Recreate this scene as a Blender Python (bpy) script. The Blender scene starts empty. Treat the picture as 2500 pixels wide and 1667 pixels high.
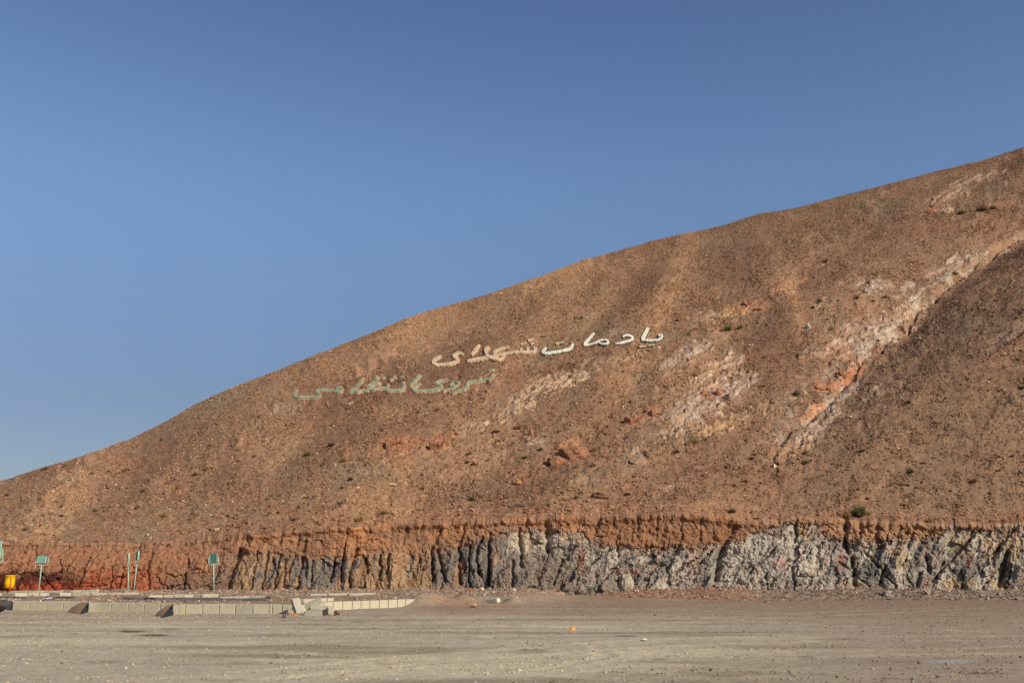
import bpy, bmesh, math, random
import numpy as np
from mathutils import Vector, Matrix

# ------------------------------------------------------------------ camera, sky, sun, exposure
scene = bpy.context.scene
F_PX, CX, CY = 2430.0, 1250.0, 833.5          # focal length and centre in photograph pixels
PITCH = math.radians(12.83)
EYE = 1.6
SUN = Vector((0.64, -0.57, 0.50)).normalized()

cam_data = bpy.data.cameras.new("camera")
cam_data.sensor_width = 36.0
cam_data.lens = 36.0 * F_PX / 2500.0
cam_data.clip_start = 0.1
cam_data.clip_end = 9000
cam = bpy.data.objects.new("camera", cam_data)
scene.collection.objects.link(cam)
cam.location = (0, 0, EYE)
cam.rotation_euler = (math.pi / 2 + PITCH, 0, 0)
scene.camera = cam

world = bpy.data.worlds.new("World")
scene.world = world
world.use_nodes = True
wn = world.node_tree.nodes
wl = world.node_tree.links
sky = wn.new("ShaderNodeTexSky")
sky.sky_type = 'NISHITA'
sky.sun_disc = False
sky.sun_elevation = math.asin(SUN.z)
sky.sun_rotation = math.atan2(SUN.x, SUN.y)
sky.altitude = 1200
sky.air_density = 1.0
sky.dust_density = 1.6
sky.ozone_density = 2.2
# clear dry air: less glare near the horizon, even blue higher up (depends on elevation only, all round)
w_tc = wn.new("ShaderNodeTexCoord")
w_sep = wn.new("ShaderNodeSeparateXYZ")
w_ramp = wn.new("ShaderNodeValToRGB")
w_mul = wn.new("ShaderNodeVectorMath")
w_mul.operation = 'MULTIPLY'
w_sc = wn.new("ShaderNodeVectorMath")
w_sc.operation = 'SCALE'
w_sc.inputs["Scale"].default_value = 1.5
el = w_ramp.color_ramp.elements
RAMP = [(0.0, (.40, .36, .37)), (0.155, (.45, .41, .43)), (0.26, (.66, .65, .67)), (0.37, (.90, .93, .96)), (0.52, (.66, .70, .82)), (1.0, (.66, .70, .82))]
el[0].position, el[0].color = RAMP[0][0], RAMP[0][1] + (1,)
el[1].position, el[1].color = RAMP[-1][0], RAMP[-1][1] + (1,)
for pos, c in RAMP[1:-1]:
    e = el.new(pos)
    e.color = c + (1,)
w_ramp.color_ramp.interpolation = 'B_SPLINE'
wl.new(w_tc.outputs["Generated"], w_sep.inputs[0])
wl.new(w_sep.outputs["Z"], w_ramp.inputs[0])
wl.new(sky.outputs[0], w_mul.inputs[0])
wl.new(w_ramp.outputs[0], w_mul.inputs[1])
wl.new(w_mul.outputs[0], w_sc.inputs[0])
wl.new(w_sc.outputs[0], wn["Background"].inputs[0])
wn["Background"].inputs[1].default_value = 0.1

sun_data = bpy.data.lights.new("sun", 'SUN')
sun_data.energy = 4.7
sun_data.angle = math.radians(0.55)
sun_data.color = (1.0, 0.90, 0.75)
sun_ob = bpy.data.objects.new("sun", sun_data)
scene.collection.objects.link(sun_ob)
sun_ob.rotation_euler = SUN.to_track_quat('Z', 'Y').to_euler()
sun_ob.location = (60, -40, 80)

scene.view_settings.view_transform = 'Standard'
scene.view_settings.look = 'None'
scene.view_settings.gamma = 1.0
scene.view_settings.exposure = 0.0
scene.view_settings.use_curve_mapping = False

rng = np.random.default_rng(7)
random.seed(7)
COL = scene.collection


# ------------------------------------------------------------------ helpers
def lin(r, g, b):
    c = np.array([r, g, b], float) / 255.0
    return np.where(c <= 0.04045, c / 12.92, ((c + 0.055) / 1.055) ** 2.4)


def sstep(e0, e1, x):
    t = np.clip((x - e0) / (e1 - e0), 0, 1)
    return t * t * (3 - 2 * t)


_G = np.random.default_rng(3).normal(size=(256, 3))
_G /= np.linalg.norm(_G, axis=1)[:, None]
_G = _G.astype(np.float32)
_P = np.random.default_rng(4).permutation(256).astype(np.int32)
_P = np.concatenate([_P, _P, _P])


def noise(x, y, z=0.0):
    """gradient noise, about -1..1"""
    x, y, z = np.broadcast_arrays(np.asarray(x, np.float32), np.asarray(y, np.float32), np.asarray(z, np.float32))
    xi, yi, zi = np.floor(x), np.floor(y), np.floor(z)
    xf, yf, zf = x - xi, y - yi, z - zi
    xi = xi.astype(np.int32) & 255
    yi = yi.astype(np.int32) & 255
    zi = zi.astype(np.int32) & 255
    u, v, w = (t * t * t * (t * (t * 6 - 15) + 10) for t in (xf, yf, zf))

    def g(i, j, k):
        h = _P[_P[_P[xi + i] + yi + j] + zi + k]
        q = _G[h]
        return q[..., 0] * (xf - i) + q[..., 1] * (yf - j) + q[..., 2] * (zf - k)
    x00 = g(0, 0, 0) * (1 - u) + g(1, 0, 0) * u
    x10 = g(0, 1, 0) * (1 - u) + g(1, 1, 0) * u
    x01 = g(0, 0, 1) * (1 - u) + g(1, 0, 1) * u
    x11 = g(0, 1, 1) * (1 - u) + g(1, 1, 1) * u
    return ((x00 * (1 - v) + x10 * v) * (1 - w) + (x01 * (1 - v) + x11 * v) * w) * 1.5


def fbm(x, y, z=0.0, o=4, gain=0.5):
    s, a, f = 0, 1.0, 1.0
    for i in range(o):
        s = s + a * noise(np.asarray(x) * f + 17.3 * i, np.asarray(y) * f + 5.1 * i, np.asarray(z) * f + 9.7 * i)
        a *= gain
        f *= 2.03
    return s


def facets(x, y, seed=0, tilt=1.0, step=0.6):
    """broken rock: cells with flat tilted faces at uneven depth; also the closeness to a crack (0..1)"""
    x, y = np.asarray(x, np.float32), np.asarray(y, np.float32)
    xi, yi = np.floor(x).astype(np.int32), np.floor(y).astype(np.int32)
    best = np.full(x.shape, 1e9, np.float32)
    sec = np.full(x.shape, 1e9, np.float32)
    val = np.zeros(x.shape, np.float32)
    for i in (-1, 0, 1):
        for j in (-1, 0, 1):
            cx, cy = xi + i, yi + j
            h = _P[_P[(cx + seed * 31) & 255] + (cy & 255)]
            h2, h3, h4, h5 = _P[h + 1], _P[h + 57], _P[h + 113], _P[h + 171]
            dx, dy = x - (cx + h2 / 255.0), y - (cy + h3 / 255.0)
            d = dx * dx + dy * dy
            w = dx * (h4 / 127.5 - 1) * tilt + dy * (h5 / 127.5 - 1) * tilt + (h / 255.0 - .5) * step
            near = d < best
            sec = np.where(near, best, np.minimum(sec, d))
            val = np.where(near, w, val)
            best = np.where(near, d, best)
    crack = np.exp(-((np.sqrt(sec) - np.sqrt(best)) / .10) ** 2)
    return val, crack


def ray(px, py):
    """photograph pixel -> (X/Y, (Z-EYE)/Y) of its line of sight"""
    px, py = np.asarray(px, float), np.asarray(py, float)
    x = (px - CX) / F_PX
    yv = (CY - py) / F_PX
    dy = math.cos(PITCH) - yv * math.sin(PITCH)
    dz = math.sin(PITCH) + yv * math.cos(PITCH)
    return x / dy, dz / dy


def proj(X, Y, Z):
    zz = Z - EYE
    d = Y * math.cos(PITCH) + zz * math.sin(PITCH)
    u = -Y * math.sin(PITCH) + zz * math.cos(PITCH)
    return CX + F_PX * X / d, CY - F_PX * u / d


def ground_pt(px, py, z=0.0):
    a, t = ray(px, py)
    Y = (z - EYE) / t
    return np.array([a * Y, Y, z])


def fast_mesh(name, co, faces, col=None, smooth=False):
    co = np.asarray(co, np.float32).reshape(-1, 3)
    faces = np.asarray(faces, np.int32)
    n, k = faces.shape
    me = bpy.data.meshes.new(name)
    me.vertices.add(len(co))
    me.vertices.foreach_set("co", co.ravel())
    me.loops.add(n * k)
    me.loops.foreach_set("vertex_index", faces.ravel())
    me.polygons.add(n)
    me.polygons.foreach_set("loop_start", np.arange(0, n * k, k, dtype=np.int32))
    me.polygons.foreach_set("use_smooth", np.full(n, smooth, bool))
    me.update(calc_edges=True)
    if col is not None:
        at = me.attributes.new("col", 'FLOAT_COLOR', 'POINT')
        c = np.ones((len(co), 4), np.float32)
        c[:, :3] = np.clip(col, 0.004, 1)
        at.data.foreach_set("color", c.ravel())
    return me


def grid_faces(rows, cols):
    i = np.arange(rows * cols).reshape(rows, cols)
    return np.stack([i[:-1, :-1], i[:-1, 1:], i[1:, 1:], i[1:, :-1]], -1).reshape(-1, 4)


def link(name, me, mat=None, parent=None, label=None, cat=None, group=None, kind=None):
    o = bpy.data.objects.new(name, me)
    COL.objects.link(o)
    if mat is not None and me is not None and not me.materials:
        me.materials.append(mat)
    if parent is not None:
        o.parent = parent
    if label:
        o["label"] = label
    if cat:
        o["category"] = cat
    if group:
        o["group"] = group
    if kind:
        o["kind"] = kind
    return o


def bm_mesh(name, bm, smooth=False):
    me = bpy.data.meshes.new(name)
    bm.normal_update()
    bm.to_mesh(me)
    bm.free()
    if smooth:
        for p in me.polygons:
            p.use_smooth = True
    return me


# ------------------------------------------------------------------ materials
def new_mat(name):
    m = bpy.data.materials.new(name)
    m.use_nodes = True
    nt = m.node_tree
    b = nt.nodes["Principled BSDF"]
    b.inputs["Roughness"].default_value = 0.95
    b.inputs["Specular IOR Level"].default_value = 0.15
    return m, nt, b


def nd(nt, t, **kw):
    n = nt.nodes.new(t)
    for k, v in kw.items():
        setattr(n, k, v)
    return n


def earth_mat(name, base=None, var=0.35, scale=6.0, fine=40.0, bump=0.03, bscale=14.0, attr=True, stretch=(1, 1, 1), spec=None):
    """earth or rock: own colour (attribute or constant) times grain at two sizes, plus relief"""
    m, nt, b = new_mat(name)
    tc = nd(nt, "ShaderNodeTexCoord")
    mp = nd(nt, "ShaderNodeMapping")
    mp.inputs["Scale"].default_value = stretch
    nt.links.new(tc.outputs["Object"], mp.inputs[0])

    def nz(s, det=5.0, rough=0.65):
        n = nd(nt, "ShaderNodeTexNoise")
        n.inputs["Scale"].default_value = s
        n.inputs["Detail"].default_value = det
        n.inputs["Roughness"].default_value = rough
        nt.links.new(mp.outputs[0], n.inputs["Vector"])
        return n.outputs["Fac"]
    n1, n2 = nz(scale), nz(fine, 3.0, 0.7)
    add = nd(nt, "ShaderNodeMath", operation='ADD')
    nt.links.new(n1, add.inputs[0])
    nt.links.new(n2, add.inputs[1])
    mr = nd(nt, "ShaderNodeMapRange")
    mr.inputs["From Min"].default_value = 0.62
    mr.inputs["From Max"].default_value = 1.38
    mr.inputs["To Min"].default_value = 1 - var
    mr.inputs["To Max"].default_value = 1 + var
    nt.links.new(add.outputs[0], mr.inputs[0])
    mul = nd(nt, "ShaderNodeVectorMath", operation='SCALE')
    if attr:
        a = nd(nt, "ShaderNodeAttribute", attribute_name="col")
        nt.links.new(a.outputs["Color"], mul.inputs[0])
    else:
        mul.inputs[0].default_value = base
    nt.links.new(mr.outputs[0], mul.inputs["Scale"])
    last = mul.outputs[0]
    if spec:
        # scattered pale and dark grains
        vo = nd(nt, "ShaderNodeTexVoronoi")
        vo.inputs["Scale"].default_value = spec
        nt.links.new(mp.outputs[0], vo.inputs["Vector"])
        sep = nd(nt, "ShaderNodeSeparateColor")
        nt.links.new(vo.outputs["Color"], sep.inputs[0])
        m2 = nd(nt, "ShaderNodeMapRange")
        m2.inputs["To Min"].default_value = 0.78
        m2.inputs["To Max"].default_value = 1.22
        nt.links.new(sep.outputs[0], m2.inputs[0])
        mu2 = nd(nt, "ShaderNodeVectorMath", operation='SCALE')
        nt.links.new(last, mu2.inputs[0])
        nt.links.new(m2.outputs[0], mu2.inputs["Scale"])
        last = mu2.outputs[0]
    nt.links.new(last, b.inputs["Base Color"])
    if bump:
        bp = nd(nt, "ShaderNodeBump")
        bp.inputs["Strength"].default_value = 1.0
        bp.inputs["Distance"].default_value = bump
        nt.links.new(nz(bscale, 6.0, 0.7), bp.inputs["Height"])
        nt.links.new(bp.outputs[0], b.inputs["Normal"])
    return m


def plain_mat(name, rgb, rough=0.6, var=0.15, scale=8.0, metal=0.0, spec=0.3, bump=0.0):
    m = earth_mat(name, base=tuple(rgb), var=var, scale=scale, fine=scale * 6, bump=bump, bscale=scale * 3, attr=False)
    b = m.node_tree.nodes["Principled BSDF"]
    b.inputs["Roughness"].default_value = rough
    b.inputs["Specular IOR Level"].default_value = spec
    b.inputs["Metallic"].default_value = metal
    return m


M_HILL = earth_mat("hill_scree", var=0.24, scale=1.2, fine=9.0, bump=0.035, bscale=7.0, spec=7.0)
M_CLIFF = earth_mat("cut_rock", var=0.30, scale=2.5, fine=16.0, bump=0.05, bscale=8.0)
M_GROUND = earth_mat("dusty_gravel", var=0.16, scale=1.6, fine=30.0, bump=0.012, bscale=28.0, spec=26.0)
M_STONE = earth_mat("loose_stone", var=0.15, scale=6.0, fine=30.0, bump=0.0)
M_STONEI = earth_mat("scattered_stone", var=0.12, scale=9.0, fine=30.0, bump=0.0)
for _n in M_STONEI.node_tree.nodes:
    if _n.type == 'ATTRIBUTE':
        _n.attribute_type = 'INSTANCER'
M_ROCK = earth_mat("boulder_rock", var=0.35, scale=3.0, fine=18.0, bump=0.05, bscale=9.0)

# ------------------------------------------------------------------ the lines of the terrain, read off the photograph
SKY_L = np.array([(-900, 1330), (-500, 1290), (-200, 1225), (0, 1172), (117, 1137), (218, 1111), (340, 1063), (425, 1015), (510, 969), (595, 935),
                  (680, 903), (765, 869), (850, 838), (935, 802), (1020, 767), (1116, 741), (1222, 710), (1329, 672),
                  (1424, 638), (1531, 608), (1637, 577), (1743, 555), (1849, 524), (1956, 504), (2062, 477), (2168, 452),
                  (2275, 423), (2381, 399), (2445, 380), (2500, 359), (2800, 270), (3400, 150)], float)
EDGE_L = np.array([(-900, 1345), (0, 1325), (150, 1324), (300, 1325), (430, 1321), (560, 1309), (700, 1299), (850, 1286), (1000, 1280), (1150, 1270),
                   (1250, 1268), (1330, 1262), (1450, 1262), (1540, 1258), (1640, 1256), (1750, 1263), (1850, 1276), (1900, 1270),
                   (1935, 1261), (2000, 1267), (2060, 1271), (2150, 1276), (2280, 1281), (2400, 1281), (2500, 1281), (3400, 1290)], float)
BASE_L = np.array([(-900, 1447), (0, 1446), (250, 1441), (600, 1443), (900, 1440), (1200, 1438), (1400, 1438), (1500, 1436), (1700, 1436),
                   (1860, 1440), (2100, 1437), (2300, 1438), (2500, 1440), (3400, 1442)], float)
GULLY_L = np.array([(1800, 1230), (1890, 1120), (1960, 1040), (2030, 960), (2110, 870), (2200, 790), (2260, 725), (2350, 655),
                    (2420, 610), (2500, 562), (2800, 450), (3400, 300)], float)
Y_BASE = 56.0


def line_t(L, a, Lx=None):
    la, lt = ray(L[:, 0], L[:, 1])
    return np.interp(a, la, lt)


a0, _ = ray(-30, 1300)
a1, _ = ray(2530, 400)
a_lo, a_hi = float(ray(0, 1440)[0]), float(ray(2500, 360)[0])
cols = np.concatenate([np.linspace(-0.86, a_lo - 0.012, 60), np.linspace(a_lo - 0.01, 0.515, 1120), np.linspace(0.5165, a_hi + 0.03, 60),
                       np.linspace(a_hi + 0.04, 0.95, 40)])
NC = len(cols)
left_end = 1 - sstep(float(ray(380, 1400)[0]), float(ray(720, 1400)[0]), cols)
Y_EDGE = 57.1 + 1.2 * left_end          # the bank leans back more at its low left end
t_sky, t_edge, t_base = line_t(SKY_L, cols), line_t(EDGE_L, cols), line_t(BASE_L, cols)
_ug = np.linspace(-0.86, 0.95, 2400)


def pad(vv, wid=0.022):
    """running mean over the direction of view"""
    q = np.interp(_ug, cols, vv)
    n_ = int(wid / (_ug[1] - _ug[0]))
    ker = np.hanning(2 * n_ + 3)[1:-1]
    ker /= ker.sum()
    q = np.convolve(np.pad(q, n_, mode='edge'), ker, mode='valid')
    return np.interp(cols, _ug, q)


t_sky = pad(t_sky)
z_edge0 = pad(pad(EYE + t_edge * Y_EDGE))
z_lip = EYE + t_edge * Y_EDGE + 0.10 * noise(cols * 40, 0.5) + 0.05 * noise(cols * 130, 3.5) - z_edge0
z_edge = z_edge0
z_base = EYE + t_base * Y_BASE
m0 = t_sky + 0.26 + 0.10 * sstep(-0.5, 0.5, cols)
Y_sky = ((m0 + t_sky) / 2 * Y_EDGE + EYE - z_edge) / ((m0 - t_sky) / 2)
Y_sky = pad(Y_sky)

NV, NR, NB = 120, 470, 40
v = np.linspace(0, 1, NV)[:, None]
s = np.linspace(0, 1, NR)[1:, None]
frac = 1 - (1 - s) ** 0.8
Yh = Y_EDGE[None] + (Y_sky - Y_EDGE)[None] * frac
bk = (np.linspace(0, 1, NB)[1:, None]) ** 1.5 * 130
Yb = Y_sky[None] + bk
Yh = np.concatenate([Yh, Yb], 0)
dY = Yh - Y_EDGE[None]
c2 = ((t_sky - m0) / (2 * (Y_sky - Y_EDGE)))[None]
Zq = z_edge[None] + m0[None] * dY + c2 * dY ** 2
slope_end = m0[None] + 2 * c2 * dY
over = slope_end < -0.45
d_lim = (-0.45 - m0[None]) / (2 * c2)
Zlim = z_edge[None] + m0[None] * d_lim + c2 * d_lim ** 2
Zq = np.where(over, Zlim - 0.45 * (dY - d_lim), Zq)
Zq = Zq + z_lip[None] * np.exp(-dY / 0.5)
z_edge = z_edge0 + z_lip
A2 = np.broadcast_to(cols[None], Zq.shape)
X0 = A2 * Yh
PXh, PYh = proj(X0, Yh, Zq)

# gully and spur on the right
t_g = line_t(GULLY_L, cols)
on = sstep(float(ray(1820, 1150)[0]), float(ray(1990, 1000)[0]), cols)
tq = (Zq - EYE) / Yh
Yg = np.empty(NC)
for j in range(NC):
    tc_ = np.maximum.accumulate(tq[:NR - 1, j])
    Yg[j] = np.interp(t_g[j], tc_, Yh[:NR - 1, j])
xg = Yh - Yg[None]
wob = fbm(X0 / 9, Yh / 9, 2.2, 3)
deep = (0.5 + 0.65 * sstep(0.30, 0.5, cols))[None] * on[None]
notch = np.where(xg > 0, np.exp(-np.maximum(xg, 0) / 5.5), np.exp(-(np.minimum(xg, 0) / 5.5) ** 2)) * (1 + 0.35 * wob)
meander = 1.2 * noise(X0 / 2.2, 3.3) + .5 * noise(X0 / .7, 8.1)
chan = np.exp(-((xg - 1.0 - meander) / .55) ** 2) * on[None] * (.35 + .5 * sstep(-.3, .4, noise(X0 / 1.8, Yh / 1.8, 4.1)))
bulge = 1.9 * on[None] * sstep(0, 26, -xg) * sstep(0.24, 0.50, A2) * sstep(0, 16, dY)
below_sky = 1 - sstep(-6, 0, Yh - Y_sky[None])
Zh = Zq - deep * notch + bulge - 1.0 * chan

# ---- patches of outcrop: centre px, py, half length, half width, rise to the right, colour, strength
PALE, GREYW, OCHRE, RUST = lin(190, 158, 128), lin(184, 160, 138), lin(184, 146, 106), lin(160, 110, 80)
OUT = [(1315, 955, 130, 26, 0.55, PALE, .9), (1235, 1012, 55, 24, 0.5, PALE, .8), (1150, 1040, 45, 14, 0.4, PALE, .6), (1400, 925, 60, 16, .45, PALE, .8),
       (1440, 880, 40, 14, .4, PALE, .55), (1500, 878, 45, 10, .1, PALE, .5), (1752, 920, 95, 34, .6, PALE, .95), (1800, 945, 60, 22, .5, GREYW, .9), (1690, 1005, 80, 44, .3, GREYW, .9),
       (1850, 1005, 75, 16, .55, OCHRE, .8), (1760, 1045, 60, 20, .4, OCHRE, .8), (1650, 1060, 60, 18, .2, PALE, .8), (1690, 865, 55, 28, .5, GREYW, .65), (1630, 895, 40, 18, .4, GREYW, .5),
       (1770, 770, 90, 18, .25, OCHRE, .85), (1840, 752, 55, 18, .2, RUST, .6), (1720, 770, 40, 16, .1, PALE, .6), (1975, 860, 40, 12, .6, GREYW, .5),
       (2130, 700, 60, 18, .2, GREYW, 1.0), (2225, 702, 40, 18, .3, GREYW, .9), (2085, 690, 40, 10, .1, PALE, .6), (2335, 628, 45, 16, .3, GREYW, 1.0), (2420, 600, 60, 16, .5, PALE, .7),
       (2290, 650, 40, 12, .4, PALE, .5), (2365, 440, 55, 14, .4, PALE, .6), (2320, 478, 60, 14, .2, PALE, .6), (2430, 425, 40, 10, .3, PALE, .5), (2275, 505, 40, 10, -.2, RUST, .5), (2310, 512, 26, 10, .2, PALE, .9),
       (2195, 760, 60, 26, .7, PALE, .9), (2120, 800, 90, 30, .35, GREYW, .75), (2050, 850, 60, 20, .3, PALE, .6), (2090, 870, 40, 14, .6, PALE, .7),
       (2075, 893, 42, 13, .55, RUST, 1.0), (2020, 930, 42, 12, .5, RUST, .95), (1985, 985, 34, 10, .6, OCHRE, .8), (2060, 940, 70, 16, .75, GREYW, .9), (2010, 1000, 60, 30, .75, GREYW, .85),
       (1970, 1060, 60, 26, .6, GREYW, .8), (1930, 1100, 60, 22, .5, OCHRE, .55), (2130, 960, 45, 16, .8, GREYW, .6), (1990, 1045, 40, 16, .7, PALE, .7),
       (985, 1092, 95, 26, .15, RUST, .65), (1085, 1078, 40, 22, .3, RUST, .75), (850, 1095, 40, 16, .3, RUST, .45), (1390, 1100, 60, 30, .4, RUST, .6), (1280, 1155, 45, 20, .1, RUST, .5),
       (1410, 1175, 30, 26, 1.2, OCHRE, .5), (1560, 1118, 36, 18, .5, GREYW, .7), (1310, 1085, 34, 24, .9, GREYW, .45), (1585, 1012, 60, 20, .4, RUST, .6),
       (940, 1130, 70, 16, .1, RUST, .3), (760, 1180, 60, 22, .2, RUST, .3), (1500, 810, 26, 10, .2, PALE, .3), (2460, 880, 60, 20, .5, GREYW, .4), (2400, 940, 50, 16, .6, RUST, .3),
       (1890, 700, 46, 22, .2, RUST, .35), (2010, 740, 34, 14, .2, GREYW, .4), (1640, 1185, 50, 14, .5, PALE, .4), (700, 1000, 40, 12, .1, GREYW, .3)]
w1 = fbm(PXh / 26, PYh / 26, 1.1, 4)
w2 = noise(PXh / 9, PYh / 9, 4.4)
w3 = fbm((PXh + .7 * PYh) / 60, (PYh - .3 * PXh) / 14, 6.4, 3)
crag = np.zeros_like(Zh)
patches = []
for (cx, cy, hl, hw, tilt, c, st) in OUT:
    dx, dy = PXh - cx, -(PYh - cy)
    th = math.atan(tilt)
    p = (dx * math.cos(th) + dy * math.sin(th)) / (hl * 1.1)
    q = (-dx * math.sin(th) + dy * math.cos(th)) / (hw * 1.15)
    e = np.sqrt(p * p + q * q) + 0.42 * w1 + 0.22 * w2 + 0.28 * w3
    mk = (1 - sstep(0.55, 1.0, e)) * st
    patches.append((mk, c))
    crag = np.maximum(crag, mk)

# ---- relief of the slope
n_big = fbm(X0 / 14, Yh / 14, 0.3, 3)
rill = noise((PXh + 0.95 * PYh + 40 * w1) / 46, (PYh - 0.4 * PXh) / 330, 7.7)
rill2 = noise((PXh + 0.95 * PYh + 60 * w1) / 120, (PYh - 0.4 * PXh) / 500, 3.3)
n_mid = fbm(X0 / 2.6, Yh / 2.6, Zq / 2.6, 3)
n_fine = fbm(X0 / 0.55, Yh / 0.55, Zq / 0.55, 3, 0.65)
rough = 0.55 + 0.45 * sstep(-0.3, 0.5, fbm((PXh + .6 * PYh) / 90, PYh / 70, 8.8, 3))
far = sstep(0, 3, dY)
near_sky = 1 - 0.4 * sstep(0.8, 1.0, np.clip(dY / (Y_sky - Y_EDGE)[None], 0, 1))
Zh = Zh + far * near_sky * (0.35 * n_big + 0.07 * rill + 0.19 * rill2 + 0.15 * n_mid * rough)
Zh = Zh + near_sky * (0.078 * n_fine * rough)
PQ, QQ = (PXh - .6 * PYh), (PYh + .6 * PXh)                  # along and across the bedding of the outcrops
jh = .5 * fbm(PXh / 22, PYh / 22, 25.0, 3)
fH1, cH1 = facets(PQ / 44 + jh, QQ / 11 + jh, 8, .8, .9)
fH2, cH2 = facets(PQ / 13 + jh, QQ / 6 + jh, 9, .9, .8)
slab = fH1
cr_n = np.abs(fbm((X0 + .35 * Yh) / 2.2, (Yh - .35 * X0) / 5.0, Zq / 2.0, 4, 0.6))
Zh = Zh + near_sky * crag * (0.03 + 0.10 * cr_n + 0.26 * slab - .10 * cH1 + .09 * fH2 - 0.04 * np.abs(noise(X0 / .45, Yh / .45, Zq / .45)))

# ---- the cut bank below it
Yc = Y_BASE + (Y_EDGE - Y_BASE)[None] * v ** (1.2 + 0.6 * left_end[None])
Zc = (z_base - 0.5)[None] + (z_edge - z_base + 0.5)[None] * v
Ac = np.broadcast_to(cols[None], Yc.shape)
Xc = Ac * Yc
PXc, PYc = proj(Xc, Yc, Zc)
U, W = Xc, Zc
g = lambda e0, e1: sstep(e0, e1, PXc)
z_mid = g(520, 600) * (1 - g(1200, 1300))
z_right = g(1200, 1320)
z_left = 1 - g(520, 600)
SOIL_L = np.array([(-900, 1400), (0, 1388), (200, 1386), (330, 1380), (420, 1395), (520, 1372), (560, 1342), (640, 1345), (700, 1352), (740, 1360), (830, 1356), (900, 1344), (1000, 1352), (1050, 1348),
                   (1120, 1334), (1190, 1310), (1240, 1297), (1330, 1292), (1420, 1302), (1450, 1322), (1500, 1338), (1560, 1336), (1640, 1330),
                   (1740, 1337), (1790, 1326), (1830, 1300), (1870, 1284), (1930, 1262), (1990, 1285), (2030, 1312), (2090, 1318), (2160, 1318),
                   (2280, 1308), (2310, 1290), (2500, 1288), (3400, 1290)], float)
soil_y = np.interp(PXc, SOIL_L[:, 0], SOIL_L[:, 1])
wrp = 15 * fbm(U / 0.9, W / 1.6, 2.0, 4) + 8 * noise(U / .16, W / .9, 7.0) + 6 * noise(U / .07, W / .2, 8.)
soil = 1 - sstep(-7, 7, PYc + wrp - soil_y)
shear = 0.16 * z_left + 0.22 * z_mid + 0.75 * z_right
shear = shear * (1 - 0.8 * soil)
Us = U - shear * (W - 1.0)
Ws = W + shear * U * z_right * 0.6
rib1 = np.abs(noise((Us + .10 * noise(U / .5, W / .35, 63.0)) / 1.1, W / 3.2, 1.0))
jx, jy = .35 * fbm(U / .9, W / .9, 91.0, 3), .35 * fbm(U / .9, W / .9, 95.0, 3)
fR1, cR1 = facets((Us + jx) / 1.0, (Ws + jy) / 1.9, 1, .8, .8)
fR2, cR2 = facets((Us + jx * .6) / .38, (Ws + jy * .6) / .8, 2, .9, .6)
fR3, cR3 = facets(Us / .15, Ws / .34, 3, .9, .6)
fM1, cM1 = facets((Us + jx * .8) / .62, (W + jy) / 1.9, 4, .8, .7)
fM2, cM2 = facets((Us + jx * .5) / .26, (W + jy * .5) / .7, 5, .9, .6)
fL1, cL1 = facets((U - .35 * W + jx * 1.2) / 1.1, (W + .2 * U + jy * 1.2) / .9, 6, .8, .5)
fL2, cL2 = facets((U - .3 * W + jx) / .42, (W + .1 * U + jy) / .36, 7, .9, .5)
ribR = np.abs(fbm(Us / 1.6, Ws / 4.6, 1.7, 3, .6))
rib2 = np.abs(noise(Us / 0.42, W / 2.6, 5.0))
rib3 = np.abs(noise(Us / 0.17, W / 0.8, 9.0))
brn01 = np.exp(-((PXc - 955) / 100) ** 2)
fac0 = np.floor(2.2 * noise(Us / 0.9, W / 0.8, 51.0) + 1.6 * noise(Us / .35, W / .5, 57.0))
rmod = sstep(-.4, .5, fbm(U / 2.0, W / 1.2, 59.0, 2))
blk = np.abs(fbm((U - .3 * W) / 1.3, (W + .2 * U) / 1.0, 66.0, 3, .55))
rgh = fbm(U / 0.3, W / 0.3, 3.0, 4, 0.6)
D = 0.16 * fbm(U / 3.2, W / 3.2, 0.0, 2)
D = D + (1 - soil) * (z_mid * ((0.10 + .20 * rmod) * np.sqrt(rib1 + .01) + .10 * rib2 + .30 * fM1 - .07 * cM1 * (1 - .6 * brn01) + .11 * fM2 - .05 * cM2)
                      + z_right * (.42 * ribR + .26 * fR1 - .05 * cR1 + .13 * fR2 - .03 * cR2 + .07 * fR3)
                      + z_left * (.12 * rib1 + .26 * fL1 - .10 * cL1 + .10 * fL2 - .04 * cL2 + .15 * blk))
D = D + soil * ((0.18 - .14 * z_left) * np.sqrt(rib1 + .01) + 0.08 * rib2 + .22 * blk + .12 * fL1 * (z_left + .3) - .05 * cL1 * z_left + .08 * fL2 + 0.07 * np.abs(noise(U / .25, W / .22, 4.0)))
D = D + 0.065 * rgh * (0.7 + 0.6 * z_right) + .03 * noise(U / .09, W / .09, 77.)
D = D + 0.16 * sstep(0.90, 0.985, v) * (0.4 + 0.6 * soil) - 0.10 * sstep(0.6, 0.9, v) * soil
z_not = 1 - sstep(1325, 1350, PYc)
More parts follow.
